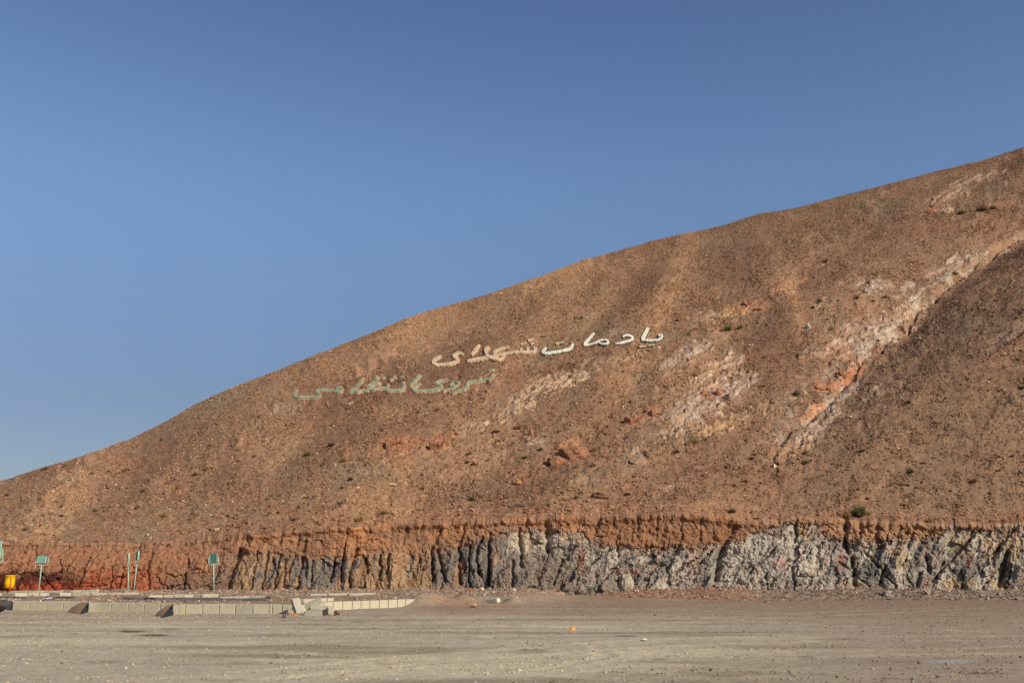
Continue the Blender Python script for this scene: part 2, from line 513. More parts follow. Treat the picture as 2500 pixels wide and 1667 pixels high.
CREV = [([(588, 1345), (570, 1390), (553, 1442)], 13, .75), ([(218, 1362), (193, 1432)], 4, .3), ([(378, 1326), (362, 1372)], 8, .45), ([(302, 1385), (291, 1440)], 4, .3),
        ([(458, 1365), (450, 1442)], 5, .35), ([(604, 1311), (605, 1334)], 6, .4), ([(90, 1378), (100, 1397), (132, 1440)], 3, .25), ([(277, 1383), (268, 1442)], 4, .25),
        ([(330, 1398), (322, 1440)], 4, .25), ([(145, 1365), (150, 1400)], 4, .25), ([(360, 1380), (366, 1442)], 4, .25), ([(405, 1400), (398, 1442)], 3, .2), ([(64, 1326), (60, 1350)], 5, .3), ([(90, 1330), (86, 1365)], 4, .3),
        ([(739, 1362), (727, 1441)], 6, .5), ([(748, 1323), (738, 1345)], 7, .45), ([(840, 1340), (834, 1418)], 6, .5), ([(846, 1298), (842, 1342)], 4, .3),
        ([(819, 1362), (805, 1420)], 6, .5), ([(872, 1340), (855, 1395), (853, 1442)], 6, .5), ([(992, 1286), (980, 1325)], 10, .5),
        ([(1077, 1294), (1055, 1342), (1056, 1418)], 7, .6), ([(1068, 1342), (1087, 1418)], 7, .4), ([(1137, 1275), (1121, 1337), (1122, 1424)], 7, .6),
        ([(1147, 1335), (1144, 1430)], 6, .5), ([(1177, 1318), (1163, 1342), (1171, 1405)], 6, .5), ([(1197, 1303), (1192, 1360), (1196, 1425)], 7, .55),
        ([(894, 1362), (897, 1400)], 5, .35), ([(929, 1356), (928, 1416)], 5, .4), ([(950, 1354), (945, 1400)], 5, .4), ([(655, 1350), (640, 1440)], 4, .35), ([(685, 1355), (668, 1440)], 4, .35), ([(630, 1345), (612, 1440)], 4, .3), ([(700, 1365), (690, 1430)], 4, .3), ([(765, 1370), (760, 1420)], 4, .3),
        ([(1268, 1289), (1273, 1384)], 8, .55), ([(1335, 1272), (1339, 1345)], 13, .7), ([(1464, 1264), (1449, 1309)], 8, .5), ([(1507, 1333), (1507, 1358)], 8, .4),
        ([(1792, 1288), (1771, 1321), (1758, 1359), (1745, 1414)], 13, .8), ([(1252, 1370), (1252, 1428)], 6, .4), ([(1374, 1368), (1350, 1428)], 6, .45),
        ([(1592, 1335), (1494, 1391), (1473, 1422)], 7, .5), ([(1618, 1338), (1563, 1391)], 7, .45), ([(1654, 1348), (1628, 1386)], 10, .55), ([(1697, 1362), (1631, 1412)], 5, .4),
        ([(2063, 1268), (2064, 1342)], 12, .9), ([(2102, 1272), (2101, 1302)], 10, .55), ([(2139, 1274), (2139, 1323)], 11, .6), ([(1944, 1262), (1942, 1322)], 8, .5),
        ([(2078, 1365), (2087, 1428)], 12, .7), ([(2228, 1301), (2215, 1336)], 9, .5), ([(2384, 1284), (2363, 1320), (2320, 1360)], 7, .5), ([(2302, 1373), (2288, 1408)], 10, .6),
        ([(1410, 1402), (1490, 1343)], 5, .35), ([(1650, 1428), (1738, 1345)], 5, .35), ([(1700, 1432), (1765, 1382)], 5, .3), ([(1825, 1402), (1900, 1330)], 5, .3), ([(1880, 1428), (1962, 1345)], 5, .35), ([(1955, 1342), (2010, 1296)], 5, .3), ([(2130, 1348), (2215, 1300)], 6, .4), ([(2185, 1428), (2115, 1350)], 6, .35), ([(2275, 1420), (2395, 1288)], 6, .45), ([(2350, 1425), (2440, 1335)], 6, .35), ([(2120, 1430), (2050, 1372)], 6, .3), ([(1560, 1425), (1625, 1372)], 5, .3),
        ([(2478, 1288), (2450, 1318), (2424, 1362)], 10, .6), ([(2458, 1350), (2438, 1430)], 13, .8), ([(2260, 1362), (2267, 1392)], 10, .5), ([(1996, 1335), (1990, 1375)], 7, .4), ([(2170, 1280), (2165, 1320)], 6, .35), ([(2200, 1285), (2192, 1310)], 6, .35),
        ([(1500, 1264), (1497, 1290)], 6, .3), ([(1605, 1262), (1603, 1310)], 6, .3), ([(1665, 1275), (1660, 1320)], 6, .3), ([(1712, 1268), (1708, 1318)], 6, .3), ([(1560, 1262), (1556, 1296)], 5, .25), ([(1285, 1264), (1284, 1284)], 6, .35),
        ([(1160, 1272), (1155, 1300)], 5, .3), ([(1030, 1280), (1024, 1310)], 4, .25), ([(690, 1302), (684, 1325)], 6, .35), ([(735, 1300), (726, 1330)], 5, .3), ([(1935, 1385), (1940, 1440)], 5, .3), ([(1870, 1400), (1872, 1438)], 5, .3), ([(2245, 1400), (2238, 1432)], 7, .4), ([(2160, 1380), (2150, 1420)], 6, .35)]
cw = 4.5 * fbm(U / 0.8, W / 0.45, 12.0, 4)
for pts, wpx, dep in CREV:
    dist = np.full(PXc.shape, 1e6)
    for (x1, y1), (x2, y2) in zip(pts[:-1], pts[1:]):
        ex, ey = x2 - x1, y2 - y1
        tt = np.clip(((PXc - x1) * ex + (PYc - y1) * ey) / (ex * ex + ey * ey), 0, 1)
        dist = np.minimum(dist, np.hypot(PXc - x1 - tt * ex + cw, PYc - y1 - tt * ey))
    D = D - .8 * dep * (1 - .45 * soil * z_not) * np.exp(-(dist / (wpx * 0.55)) ** 2)
D = D * sstep(-0.02, 0.15, v + 0 * D)
D_top = np.clip(D[-1], -.22, .6)
D = D * (1 - sstep(.93, 1.0, v)) + D_top[None] * sstep(.93, 1.0, v)
Yc2 = Yc - D
Zc2 = Zc + 0.05 * rgh * v * (1 - v) * 4
# the top of the bank carries its own relief a little way into the slope
Yh2 = Yh - D_top[None] * np.exp(-dY / 0.45)
carry = Zh[0] - Zq[0]
Zc2 = Zc2 + carry[None] * sstep(0.85, 1.0, v)

# ------------------------------------------------------------------ colours of slope and bank (own colours; the spur also darkened for its shade)
BROWN, TAN, GREYB, REDB = lin(143, 110, 83), lin(191, 147, 107), lin(136, 116, 91), lin(147, 107, 80)


def mixc(c, d, m):
    return c * (1 - m[..., None]) + np.asarray(d) * m[..., None]


H = np.broadcast_to(BROWN, Zh.shape + (3,)).copy()
pn = fbm(PXh / 150, PYh / 110, 11.0, 3)
H = mixc(H, GREYB, sstep(0.0, 0.6, pn) * 0.6)
H = mixc(H, REDB, sstep(0.0, 0.6, fbm(PXh / 180, PYh / 120, 15.0, 3)) * 0.55)
stk = sstep(0.05, 0.55, rill2 + 0.35 * rill + 0.2 * w1)
upper = 1 - sstep(860, 1120, PYh + 0.25 * (PXh - 1200))
H = mixc(H, TAN, stk * (0.22 + 0.52 * upper) * (1 - .75 * sstep(1680, 1860, PXh)))
H = mixc(H, lin(116, 86, 66), sstep(0.05, .5, -rill2 - .3 * rill) * .48)
STREAK = [([(1430, 640), (1340, 760), (1240, 850)], 30, .75), ([(1560, 605), (1480, 720), (1400, 790)], 22, .5), ([(1690, 560), (1650, 680), (1600, 790), (1545, 900), (1500, 1000)], 22, .65),
          ([(1080, 760), (930, 850), (800, 900)], 34, .6), ([(1260, 700), (1100, 800), (1000, 870)], 20, .4), ([(700, 960), (690, 1010), (620, 1090)], 34, .5), ([(1925, 690), (1950, 770), (1957, 830)], 9, .8),
          ([(1890, 640), (1930, 700)], 16, .5), ([(780, 985), (730, 1060), (660, 1130)], 14, .5), ([(1210, 920), (1080, 985), (900, 1000)], 16, .3), ([(1160, 1100), (1060, 1190), (960, 1260)], 18, .45), ([(1510, 870), (1450, 1010), (1400, 1090)], 14, .5), ([(2240, 1010), (2290, 950)], 14, .5), ([(2230, 1040), (2120, 1200)], 30, .3)]
for pts, wpx, st in STREAK:
    dist = np.full(PXh.shape, 1e6)
    for (x1, y1), (x2, y2) in zip(pts[:-1], pts[1:]):
        ex, ey = x2 - x1, y2 - y1
        tt = np.clip(((PXh - x1) * ex + (PYh - y1) * ey) / (ex * ex + ey * ey), 0, 1)
        dist = np.minimum(dist, np.hypot(PXh - x1 - tt * ex, PYh - y1 - tt * ey))
    H = mixc(H, TAN, .75 * st * np.exp(-((dist + 14 * w1) / (1.5 * wpx)) ** 2))
for (cx, cy, rx, ry, tl, st) in [(1800, 640, 130, 60, .3, .5), (1900, 860, 110, 130, .4, .55), (1560, 700, 40, 90, -1.2, .35), (880, 960, 200, 50, .45, .5), (1480, 1000, 90, 60, .5, .4), (1180, 850, 90, 30, .3, .35), (1280, 780, 40, 80, -1., .3), (1720, 1180, 260, 60, .2, .4), (1230, 1190, 300, 50, .1, .35), (2150, 560, 120, 50, .3, .35), (1430, 880, 90, 20, .3, .5), (1370, 900, 70, 12, .3, .5)]:
    th = math.atan(tl)
    dx, dy = PXh - cx, -(PYh - cy)
    e = np.sqrt(((dx * math.cos(th) + dy * math.sin(th)) / rx) ** 2 + ((-dx * math.sin(th) + dy * math.cos(th)) / ry) ** 2) + .3 * w1
    H = mixc(H, lin(116, 82, 62), st * (1 - sstep(.4, 1.2, e)))
H = mixc(H, GREYB, 0.7 * np.exp(-(((PXh - 520) / 110) ** 2 + ((PYh - 985 + .45 * (PXh - 520)) / 30) ** 2)))
# the spur beyond the gully: grey-brown stone, its sun-averted shade painted in too
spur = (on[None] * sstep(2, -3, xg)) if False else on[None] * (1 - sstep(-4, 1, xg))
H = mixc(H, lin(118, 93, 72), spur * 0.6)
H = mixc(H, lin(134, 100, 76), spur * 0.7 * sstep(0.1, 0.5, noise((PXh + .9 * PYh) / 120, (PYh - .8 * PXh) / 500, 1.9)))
patchy = 1.25 * fbm(PQ / 62, QQ / 7, 17.5, 4) + .3 * fH1 - .3 * cH1 - .05
strip = on[None] * np.exp(-((xg - 2.2 - meander) / 2.6) ** 2) * sstep(-.35, .25, fbm(PXh / 40, PYh / 40, 29.0, 3)) * (1 - sstep(2300, 2420, PXh) * .5)
strip = np.where(xg < .6 + meander, strip * .35, strip)
patches.append((strip * .9, lin(176, 161, 140)))
for mk, c in patches:
    H = mixc(H, c, np.clip(mk * (0.20 + 1.0 * sstep(-.25, .25, patchy)), 0, 1) * .88)
for (cx, cy, hl, hw, tilt, c_, st) in [(2078, 890, 44, 12, .62, lin(176, 114, 78), .85), (2018, 928, 44, 12, .55, lin(172, 112, 78), .85), (1985, 985, 36, 8, .65, lin(190, 124, 82), .8), (1768, 962, 40, 9, .2, lin(166, 108, 76), .6), (1590, 1008, 60, 14, .35, lin(176, 112, 74), .6), (1840, 748, 48, 16, .15, lin(180, 120, 82), .6), (975, 1085, 70, 22, .1, lin(176, 112, 76), .6), (1075, 1080, 46, 16, .25, lin(178, 112, 74), .6), (1390, 1098, 50, 28, .3, lin(170, 112, 80), .6)]:
    th = math.atan(tilt)
    dx, dy = PXh - cx, -(PYh - cy)
    e = np.sqrt(((dx * math.cos(th) + dy * math.sin(th)) / hl) ** 2 + ((-dx * math.sin(th) + dy * math.cos(th)) / hw) ** 2) + .35 * w1 + .2 * w2
    H = mixc(H, c_, st * (.85 if cx > 1950 else .55) * (1 - sstep(.55, 1.1, e)) * (.55 + .45 * sstep(-.2, .2, patchy)))
H = mixc(H, lin(156, 112, 82), 0.45 * (1 - sstep(0.2, 1.6, dY)) * sstep(500, 900, PXh))
H = H * (1 + 0.30 * np.clip(n_fine, -1, 1)[..., None] * 0.5) * 0.98

SOILC, SOILR = lin(154, 111, 80), lin(132, 97, 73)
ROCKD, ROCKL = lin(116, 107, 98), lin(168, 157, 140)
C = np.broadcast_to(ROCKD, Zc.shape + (3,)).copy()
brn = 0.55 * np.exp(-((PXc - 960) / 95) ** 2) + .3 * np.exp(-((PXc - 600) / 60) ** 2) - .35 * np.exp(-((PXc - 770) / 70) ** 2) - .4 * np.exp(-((PXc - 1150) / 80) ** 2) + .25 * sstep(1400, 1440, PYc)
streakn = noise(Us / .35, W / 2.5, 31.0)
C = mixc(C, lin(150, 116, 86), z_mid * sstep(-0.1, 0.4, streakn + 0.6 * fbm(U / 1.2, W / 1.6, 33.0, 3) + brn) * 0.85)
C = mixc(C, lin(164, 132, 98), z_mid * sstep(0.1, .5, noise(Us / .3, W / .8, 35.0) + brn) * .6)
C = mixc(C, lin(142, 126, 106), z_mid * sstep(0.1, .5, noise(Us / .2, W / 1.0, 37.0)) * .6)
C = mixc(C, ROCKL, z_right * (0.55 + 0.45 * sstep(-0.2, 0.3, fbm(Us / 1.0, Ws / 3.4, 41.0, 4))))
C = mixc(C, lin(106, 101, 92), z_right * sstep(0.02, 0.5, fbm(Us / .9, Ws / 3.6, 43.0, 4) + .22 * g(1960, 2100) - .12) * 0.85)
C = mixc(C, lin(162, 128, 110), z_right * sstep(0.22, 0.55, fbm(Us / .5, Ws / 3.0, 47.0, 4)) * 0.55)
C = mixc(C, lin(162, 136, 98), z_right * sstep(0.2, 0.5, fbm(U / 1.6, W / 1.1, 53.0, 3)) * 0.6 * g(1850, 2100))
C = mixc(C, lin(120, 106, 90), z_right * (1 - g(1380, 1480)) * sstep(1340, 1380, PYc + wrp) * .8)
for (cx, cy, rx, ry, cc, st) in [(1285, 1322, 52, 28, lin(188, 172, 146), 1.0), (1395, 1312, 38, 14, lin(195, 172, 140), .9), (1200, 1290, 30, 14, ROCKL, .3), (1900, 1350, 110, 60, lin(184, 174, 158), .7),
                                (1965, 1296, 18, 30, lin(172, 142, 94), .8), (1690, 1380, 26, 30, lin(162, 120, 102), .5), (1420, 1375, 10, 34, lin(150, 84, 60), .7), (1530, 1395, 44, 8, lin(152, 106, 84), .7),
                                (2130, 1395, 60, 30, lin(98, 96, 90), .8), (2060, 1330, 50, 16, lin(92, 90, 88), .6), (2420, 1340, 28, 40, lin(160, 128, 90), .6), (2370, 1365, 16, 26, lin(140, 84, 62), .6), (1905, 1375, 26, 14, lin(160, 108, 92), .6), (2055, 1375, 12, 24, lin(148, 98, 86), .5), (2340, 1320, 40, 30, lin(166, 146, 108), .5), (1880, 1296, 20, 8, lin(150, 80, 56), .6)]:
    e = np.sqrt(((PXc - cx) / rx) ** 2 + ((PYc - cy) / ry) ** 2) + 0.028 * wrp + .35 * fbm(Us / .5, Ws / 1.6, 88.0, 3)
    C = mixc(C, cc, st * .8 * (1 - sstep(0.45, 1.2, e)))
# left end: red earth with dark damp bands
Lc = np.broadcast_to(lin(150, 106, 78), Zc.shape + (3,)).copy()
Lc = mixc(Lc, lin(154, 92, 64), sstep(1378, 1396, PYc + .7 * wrp) * g(190, 230) * (1 - g(350, 430)))
Lc = mixc(Lc, lin(150, 76, 50), sstep(1408, 1424, PYc + wrp) * (1 - g(190, 260)))
Lc = mixc(Lc, lin(84, 46, 36), sstep(1388, 1396, PYc + .5 * wrp) * (1 - sstep(1420, 1434, PYc + 1.6 * wrp)) * (1 - g(130, 235)))
Lc = mixc(Lc, lin(118, 96, 78), sstep(1385, 1420, PYc + 1.6 * wrp) * g(370, 420) * 0.75)
Lc = mixc(Lc, lin(112, 94, 80), sstep(0.1, .4, noise(Us / .5, W / 1.3, 61.0)) * g(370, 450) * sstep(1360, 1400, PYc) * .7)
C = mixc(C, Lc, z_left)
Sc = np.broadcast_to(SOILC, Zc.shape + (3,)).copy()
Sc = mixc(Sc, SOILR, sstep(-.2, .5, fbm(U / 2.5, W / .9, 71.0, 3)))
Sc = mixc(Sc, lin(136, 97, 69), g(1420, 1480) * (1 - g(1790, 1840)) * .8)
Sc = mixc(Sc, lin(192, 132, 84), np.exp(-((PXc - 875) / 40) ** 2) * .6)
Sc = mixc(Sc, lin(148, 110, 82), (1 - g(430, 620)))
Sc = mixc(Sc, lin(140, 108, 84), sstep(-.1, .4, fbm(U / 1.4, W / .6, 83.0, 3)) * .6)
Sc = mixc(Sc, lin(150, 116, 86), g(1840, 1900) * .7)
C = mixc(C, Sc, np.where(z_left > .5, sstep(1392, 1330, PYc) if False else (1 - sstep(1335, 1352, PYc + wrp)), soil))
vein = noise(Us / .11, Ws / 1.6, 97.0) + .6 * noise(Us / .05, Ws / .8, 98.0)
C = C * (1 + .30 * np.clip(vein, -.8, .8)[..., None] * z_right[..., None] * (1 - soil)[..., None])
C = C * (1 + .16 * np.clip(fR2, -.8, .8)[..., None] * z_right[..., None] + .16 * np.clip(fM1, -.8, .8)[..., None] * z_mid[..., None] * (1 - soil)[..., None])
dusted = sstep(.05, .5, fbm(U / .5, W / .35, 81.0, 3) + .5 - np.clip((PYc - soil_y) / 34, 0, 2))
C = mixc(C, lin(158, 118, 88), dusted * .5 * (1 - soil))
C = C * (1 + 0.16 * np.clip(rgh, -1, 1)[..., None]) 

co_c = np.stack([Ac * Yc2, Yc2, Zc2], -1)
co_h = np.stack([A2 * Yh2, Yh2, Zh], -1)
co_h_full = np.concatenate([co_c[-1:], co_h], 0)
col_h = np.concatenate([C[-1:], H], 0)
me = fast_mesh("cliff", co_c.reshape(-1, 3), grid_faces(*co_c.shape[:2]), C.reshape(-1, 3), smooth=False)
link("cliff", me, M_CLIFF, kind="structure")
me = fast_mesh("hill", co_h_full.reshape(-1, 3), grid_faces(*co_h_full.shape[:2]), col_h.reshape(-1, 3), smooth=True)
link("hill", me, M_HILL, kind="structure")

T_h = np.maximum.accumulate((co_h[:NR - 1, :, 2] - EYE) / co_h[:NR - 1, :, 1], axis=0)
T_h = T_h + np.arange(NR - 1)[:, None] * 1e-9
Y_h = co_h[:NR - 1, :, 1]


def on_hill(px, py):
    """point of the slope seen at a photograph pixel"""
    a, t = ray(px, py)
    j = int(np.clip(np.searchsorted(cols, a) - 1, 0, NC - 2))
    f = (a - cols[j]) / (cols[j + 1] - cols[j])
    Y = (1 - f) * np.interp(t, T_h[:, j], Y_h[:, j]) + f * np.interp(t, T_h[:, j + 1], Y_h[:, j + 1])
    i = int(np.clip(np.searchsorted(Y_h[:, j], Y), 0, NR - 2))
    z = co_h[i, j, 2] if Y > Y_h[3, j] else EYE + t * Y
    Z = EYE + t * Y
    Z = min(Z, z + 0.2)
    return np.array([a * Y, Y, Z])


# ------------------------------------------------------------------ ground
KERB_T = 0.16
KERB_H = 0.335
HEAPS = [(1075, 1478, .36, 1.3, .9), (1110, 1470, .26, 1.5, .9), (1150, 1476, .12, 1.0, .7), (1275, 1470, .30, 1.3, .9), (1310, 1464, .28, 2.0, 1.0), (1030, 1479, .36, .75, .8), (1132, 1471, .22, .5, .5), (1252, 1472, .24, .35, .5),
         (1420, 1462, .20, 2.5, 1.0), (1560, 1464, .10, 3, .8)]
HP = [(ground_pt(a, b), h, rx, ry) for a, b, h, rx, ry in HEAPS]


def ground_z(X, Y):
    z = 0.035 * fbm(X / 6.0, Y / 6.0, 5.0, 3) + 0.012 * fbm(X / .8, Y / .8, 2.0, 3) * sstep(8, 14, Y)
    for (p, h, rx, ry) in HP:
        z = z + h * np.exp(-(((X - p[0]) / rx) ** 2 + ((Y - p[1]) / ry) ** 2))
    return z


gy = np.concatenate([np.linspace(3, 12, 40), np.linspace(12.1, 30, 150), np.linspace(30.15, 58, 170), [64, 90, 300, 1200, 5000]])
gc = np.concatenate([np.linspace(-2.2, -.6, 40), np.linspace(-.598, .598, 700), np.linspace(.6, 2.2, 40)])
GY, GA = np.meshgrid(gy, gc, indexing='ij')
GX = GA * GY
GZ = np.where(GY < 60, ground_z(GX, GY), -0.4)
GPX, GPY = proj(GX, GY, GZ)
Gc = np.broadcast_to(lin(176, 163, 138), GX.shape + (3,)).copy()
bnd = fbm(GX / 7.0, GY / 1.6, 1.0, 4)
bnd2 = fbm((GX + .25 * GY) / 11.0, GY / 2.4, 6.0, 3)
Gc = mixc(Gc, lin(150, 135, 110), sstep(-.1, .6, bnd))
Gc = mixc(Gc, lin(196, 182, 148), sstep(.05, .6, bnd2) * .8)
Gc = mixc(Gc, lin(150, 130, 108), sstep(1500, 2300, GPX) * .75)
Gc = mixc(Gc, lin(140, 114, 92), (1 - sstep(1462, 1545, GPY)) * sstep(1000, 1500, GPX) * .8)
Gc = mixc(Gc, lin(150, 122, 98), np.exp(-((GPX - 1110) / 170) ** 2) * (1 - sstep(1480, 1520, GPY)))
Gc = mixc(Gc, lin(158, 140, 118), (1 - sstep(1505, 1530, GPY)) * (1 - sstep(900, 1100, GPX)) * .6)
STAIN = [(320, 1541, 44, 3.0, .9), (378, 1550, 52, 3.0, .95), (180, 1547, 24, 1.6, .5), (232, 1519, 60, 2, .35), (422, 1535, 40, 2.4, .35), (250, 1614, 60, 5, .3), (1525, 1552, 34, 2.5, .6), (1610, 1609, 26, 2.4, .6), (1970, 1605, 36, 4, .55), (2390, 1643, 62, 3.5, .65),
         (2010, 1505, 28, 2, .35), (1640, 1505, 22, 2, .4), (2170, 1655, 40, 3, .35), (1290, 1590, 60, 8, .25), (1050, 1585, 90, 6, .25), (870, 1518, 30, 1.8, .45), (760, 1523, 40, 1.6, .3), (1258, 1527, 26, 1.8, .4), (1760, 1650, 70, 4, .3), (2050, 1560, 90, 4, .3), (1500, 1640, 50, 4, .3), (880, 1536, 40, 1.5, .35), (1345, 1605, 24, 2, .3), (140, 1570, 50, 2, .3), (560, 1660, 80, 4, .2)]
sw = noise(GX / .5, GY / .35, 9.0)
for (cx, cy, rx, ry, st) in STAIN:
    e = np.sqrt(((GPX - cx) / rx) ** 2 + ((GPY - cy) / ry) ** 2) + .35 * sw
    Gc = mixc(Gc, lin(84, 72, 56), st * (1 - sstep(.45, 1.05, e)))
Gc = mixc(Gc, lin(170, 170, 162), .5 * (1 - sstep(.5, 1.2, np.sqrt(((GPX - 2320) / 70) ** 2 + ((GPY - 1613) / 5) ** 2) + .4 * sw)))
# tyre tracks: pairs of curved ruts
TRK = [([(300, 1520), (700, 1530), (1300, 1524), (1900, 1500), (2350, 1480)], .14), ([(300, 1530), (700, 1541), (1300, 1534), (1900, 1509), (2400, 1484)], .14),
       ([(1180, 1555), (1500, 1580), (1900, 1590), (2600, 1575)], .2), ([(1180, 1566), (1500, 1594), (1900, 1606), (2600, 1590)], .2),
       ([(-50, 1560), (400, 1585), (900, 1600), (1600, 1640), (2000, 1700)], .16), ([(-50, 1575), (400, 1602), (900, 1620), (1500, 1660)], .16), ([(1600, 1500), (1900, 1520), (2500, 1545)], .22), ([(600, 1640), (1000, 1600), (1500, 1565), (2000, 1550), (2600, 1552)], .16), ([(640, 1660), (1060, 1616), (1560, 1580), (2040, 1562), (2600, 1562)], .16), ([(900, 1530), (1250, 1545), (1450, 1570), (1480, 1600), (1300, 1640)], .14)]
for pts, wid in TRK:
    P = np.array([ground_pt(*q) for q in pts])
    tq_ = np.linspace(0, 1, len(P))
    tf = np.linspace(0, 1, 40)
    Q = np.stack([np.interp(tf, tq_, P[:, 0]), np.interp(tf, tq_, P[:, 1])], -1)
    sel = (GY > 8) & (GY < 56)
    gx, gyv = GX[sel], GY[sel]
    dist = np.full(gx.shape, 1e6)
    for q1, q2 in zip(Q[:-1], Q[1:]):
        e = q2 - q1
        tt = np.clip(((gx - q1[0]) * e[0] + (gyv - q1[1]) * e[1]) / (e @ e + 1e-9), 0, 1)
        dist = np.minimum(dist, np.hypot(gx - q1[0] - tt * e[0], gyv - q1[1] - tt * e[1]))
    mk = np.exp(-(dist / wid) ** 2) * (0.6 + .4 * noise(gx / 1.2, gyv / 1.2, 3.0))
    zz = GZ[sel]
    zz = zz - .022 * mk + .012 * np.exp(-((dist - 1.9 * wid) / (wid * .7)) ** 2)
    GZ[sel] = zz
    cc = Gc[sel]
    Gc[sel] = mixc(cc, lin(190, 176, 148), np.clip(mk, 0, 1) * .6)
Gc = Gc * (1 + .10 * noise(GX / .35, GY / .35, 8.0)[..., None])
co = np.stack([GX, GY, GZ], -1).reshape(-1, 3)
fc = grid_faces(*GX.shape)
n0 = len(co)
co = np.concatenate([co, [(-6000, -6000, -.45), (6000, -6000, -.45), (6000, 6000, -.45), (-6000, 6000, -.45)]])
fc = np.concatenate([fc, [[n0, n0 + 1, n0 + 2, n0 + 3]]])
gcol = np.concatenate([Gc.reshape(-1, 3), np.tile(lin(150, 132, 110), (4, 1))])
link("ground", fast_mesh("ground", co, fc, gcol, smooth=True), M_GROUND, kind="structure")

# raised ground between kerb and bank, talus along the foot of the bank
FRONT = [(-900, 1478, 1), (-70, 1478, 1), (20, 1483, 1), (29, 1487.3, 1), (216, 1489.6, 1), (229, 1491.8, 1), (424, 1495, 1), (433, 1497, 1), (660, 1498.5, 1), (735, 1496, 1), (745, 1491, 1), (1012, 1479.8, 1), (1030, 1476, 0),
         (1120, 1468, 0), (1132, 1469, 1), (1250, 1471, 1), (1262, 1468, 0), (1400, 1460, 0), (1500, 1463, 0), (1700, 1466, 0), (1900, 1466, 0), (2200, 1466, 0), (2500, 1464, 0), (3400, 1462, 0)]
fa = np.array([ray(p[0], p[1])[0] for p in FRONT])
fY = np.array([ground_pt(p[0], p[1])[1] for p in FRONT])
fk = np.array([p[2] for p in FRONT], float)
rc = np.concatenate([np.linspace(-.86, -.56, 40), np.linspace(-.559, .56, 900), np.linspace(.562, .95, 40)])
YF = np.interp(rc, fa, fY)
KF = np.interp(rc, fa, fk)
YF = YF + KF * (KERB_T * .6)
ZF = KF * 0.305 - (1 - KF) * 0.06
ZB = EYE + line_t(BASE_L, rc) * Y_BASE + 0.03
R = 80
rv = np.linspace(0, 1, R)[:, None]
YR = YF[None] + (Y_BASE + 0.7 - YF)[None] * rv
XR = rc[None] * YR
open_ = (1 - KF)[None]
sh = rv * (1 - open_) + open_ * sstep(0, 1, np.clip(rv * 1.05, 0, 1)) ** 0.9
ZR = ZF[None] + (ZB - ZF)[None] * sh
foot = sstep(0.70, 1.0, rv) * (0.30 * fbm(XR / 1.6, YR / 1.6, 1.0, 3) + .10 * np.abs(noise(XR / .5, YR / .5, 2.)))
rub = 0.03 + 0.05 * open_
ZR = ZR + foot * (0.5 + .5 * open_) + rub * fbm(XR / .5, YR / .5, 7.0, 3, .6) * sstep(0, .06, rv) + .02 * fbm(XR / 2, YR / 2, 3., 2)
ZR[0] -= 0.05 * (1 - KF)
RPX, RPY = proj(XR, YR, ZR)
Rc = np.broadcast_to(lin(150, 124, 102), XR.shape + (3,)).copy()
Rc = mixc(Rc, lin(136, 120, 102), sstep(-.1, .5, fbm(XR / 3, YR / 1.2, 5., 3)) * .8)
Rc = mixc(Rc, lin(140, 107, 86), sstep(1380, 1450, RPX) * (1 - sstep(1780, 1880, RPX)) * .9)
Rc = mixc(Rc, lin(128, 110, 94), sstep(1820, 1900, RPX) * .9)
Rc = mixc(Rc, lin(124, 112, 98), np.exp(-((RPX - 1260) / 120) ** 2) * sstep(.5, .9, rv + 0 * RPX) * .7)
Rc = mixc(Rc, lin(150, 82, 54), (1 - sstep(150, 320, RPX)) * sstep(.9, .97, rv + 0 * RPX))
Rc = Rc * (1 + .25 * np.clip(fbm(XR / .3, YR / .3, 4., 2), -1, 1)[..., None])
link("raised_ground", fast_mesh("raised_ground", np.stack([XR, YR, ZR], -1).reshape(-1, 3), grid_faces(*XR.shape), Rc.reshape(-1, 3), smooth=True),
     earth_mat("stony_earth", var=.28, scale=2.0, fine=16., bump=.03, bscale=16., spec=14.), kind="structure")


def on_raised(px, py):
    a, t = ray(px, py)
    j = int(np.clip(np.searchsorted(rc, a), 0, len(rc) - 1))
    tt = np.maximum.accumulate((ZR[:, j] - EYE) / YR[:, j])
    if t < tt[0]:
        return ground_pt(px, py, 0.0)
    Y = np.interp(t, tt, YR[:, j])
    return np.array([a * Y, Y, EYE + t * Y])


def on_flat(px, py):
    p = ground_pt(px, py)
    for _ in range(8):
        p = ground_pt(px, py, float(ground_z(np.array([p[0]]), np.array([p[1]]))[0]))
    return p


# ------------------------------------------------------------------ loose stones: too many to count
CUBE = np.array([[x, y, z] for x in (-1, 1) for y in (-1, 1) for z in (-1, 1)], np.float32) * .62
CF = np.array([[0, 1, 3, 2], [4, 6, 7, 5], [0, 4, 5, 1], [2, 3, 7, 6], [0, 2, 6, 4], [1, 5, 7, 3]])
OCT = np.array([[1, 0, 0], [-1, 0, 0], [0, 1, 0], [0, -1, 0], [0, 0, 1], [0, 0, -1]], np.float32)
OF = np.array([[0, 2, 4], [2, 1, 4], [1, 3, 4], [3, 0, 4], [2, 0, 5], [1, 2, 5], [3, 1, 5], [0, 3, 5]])


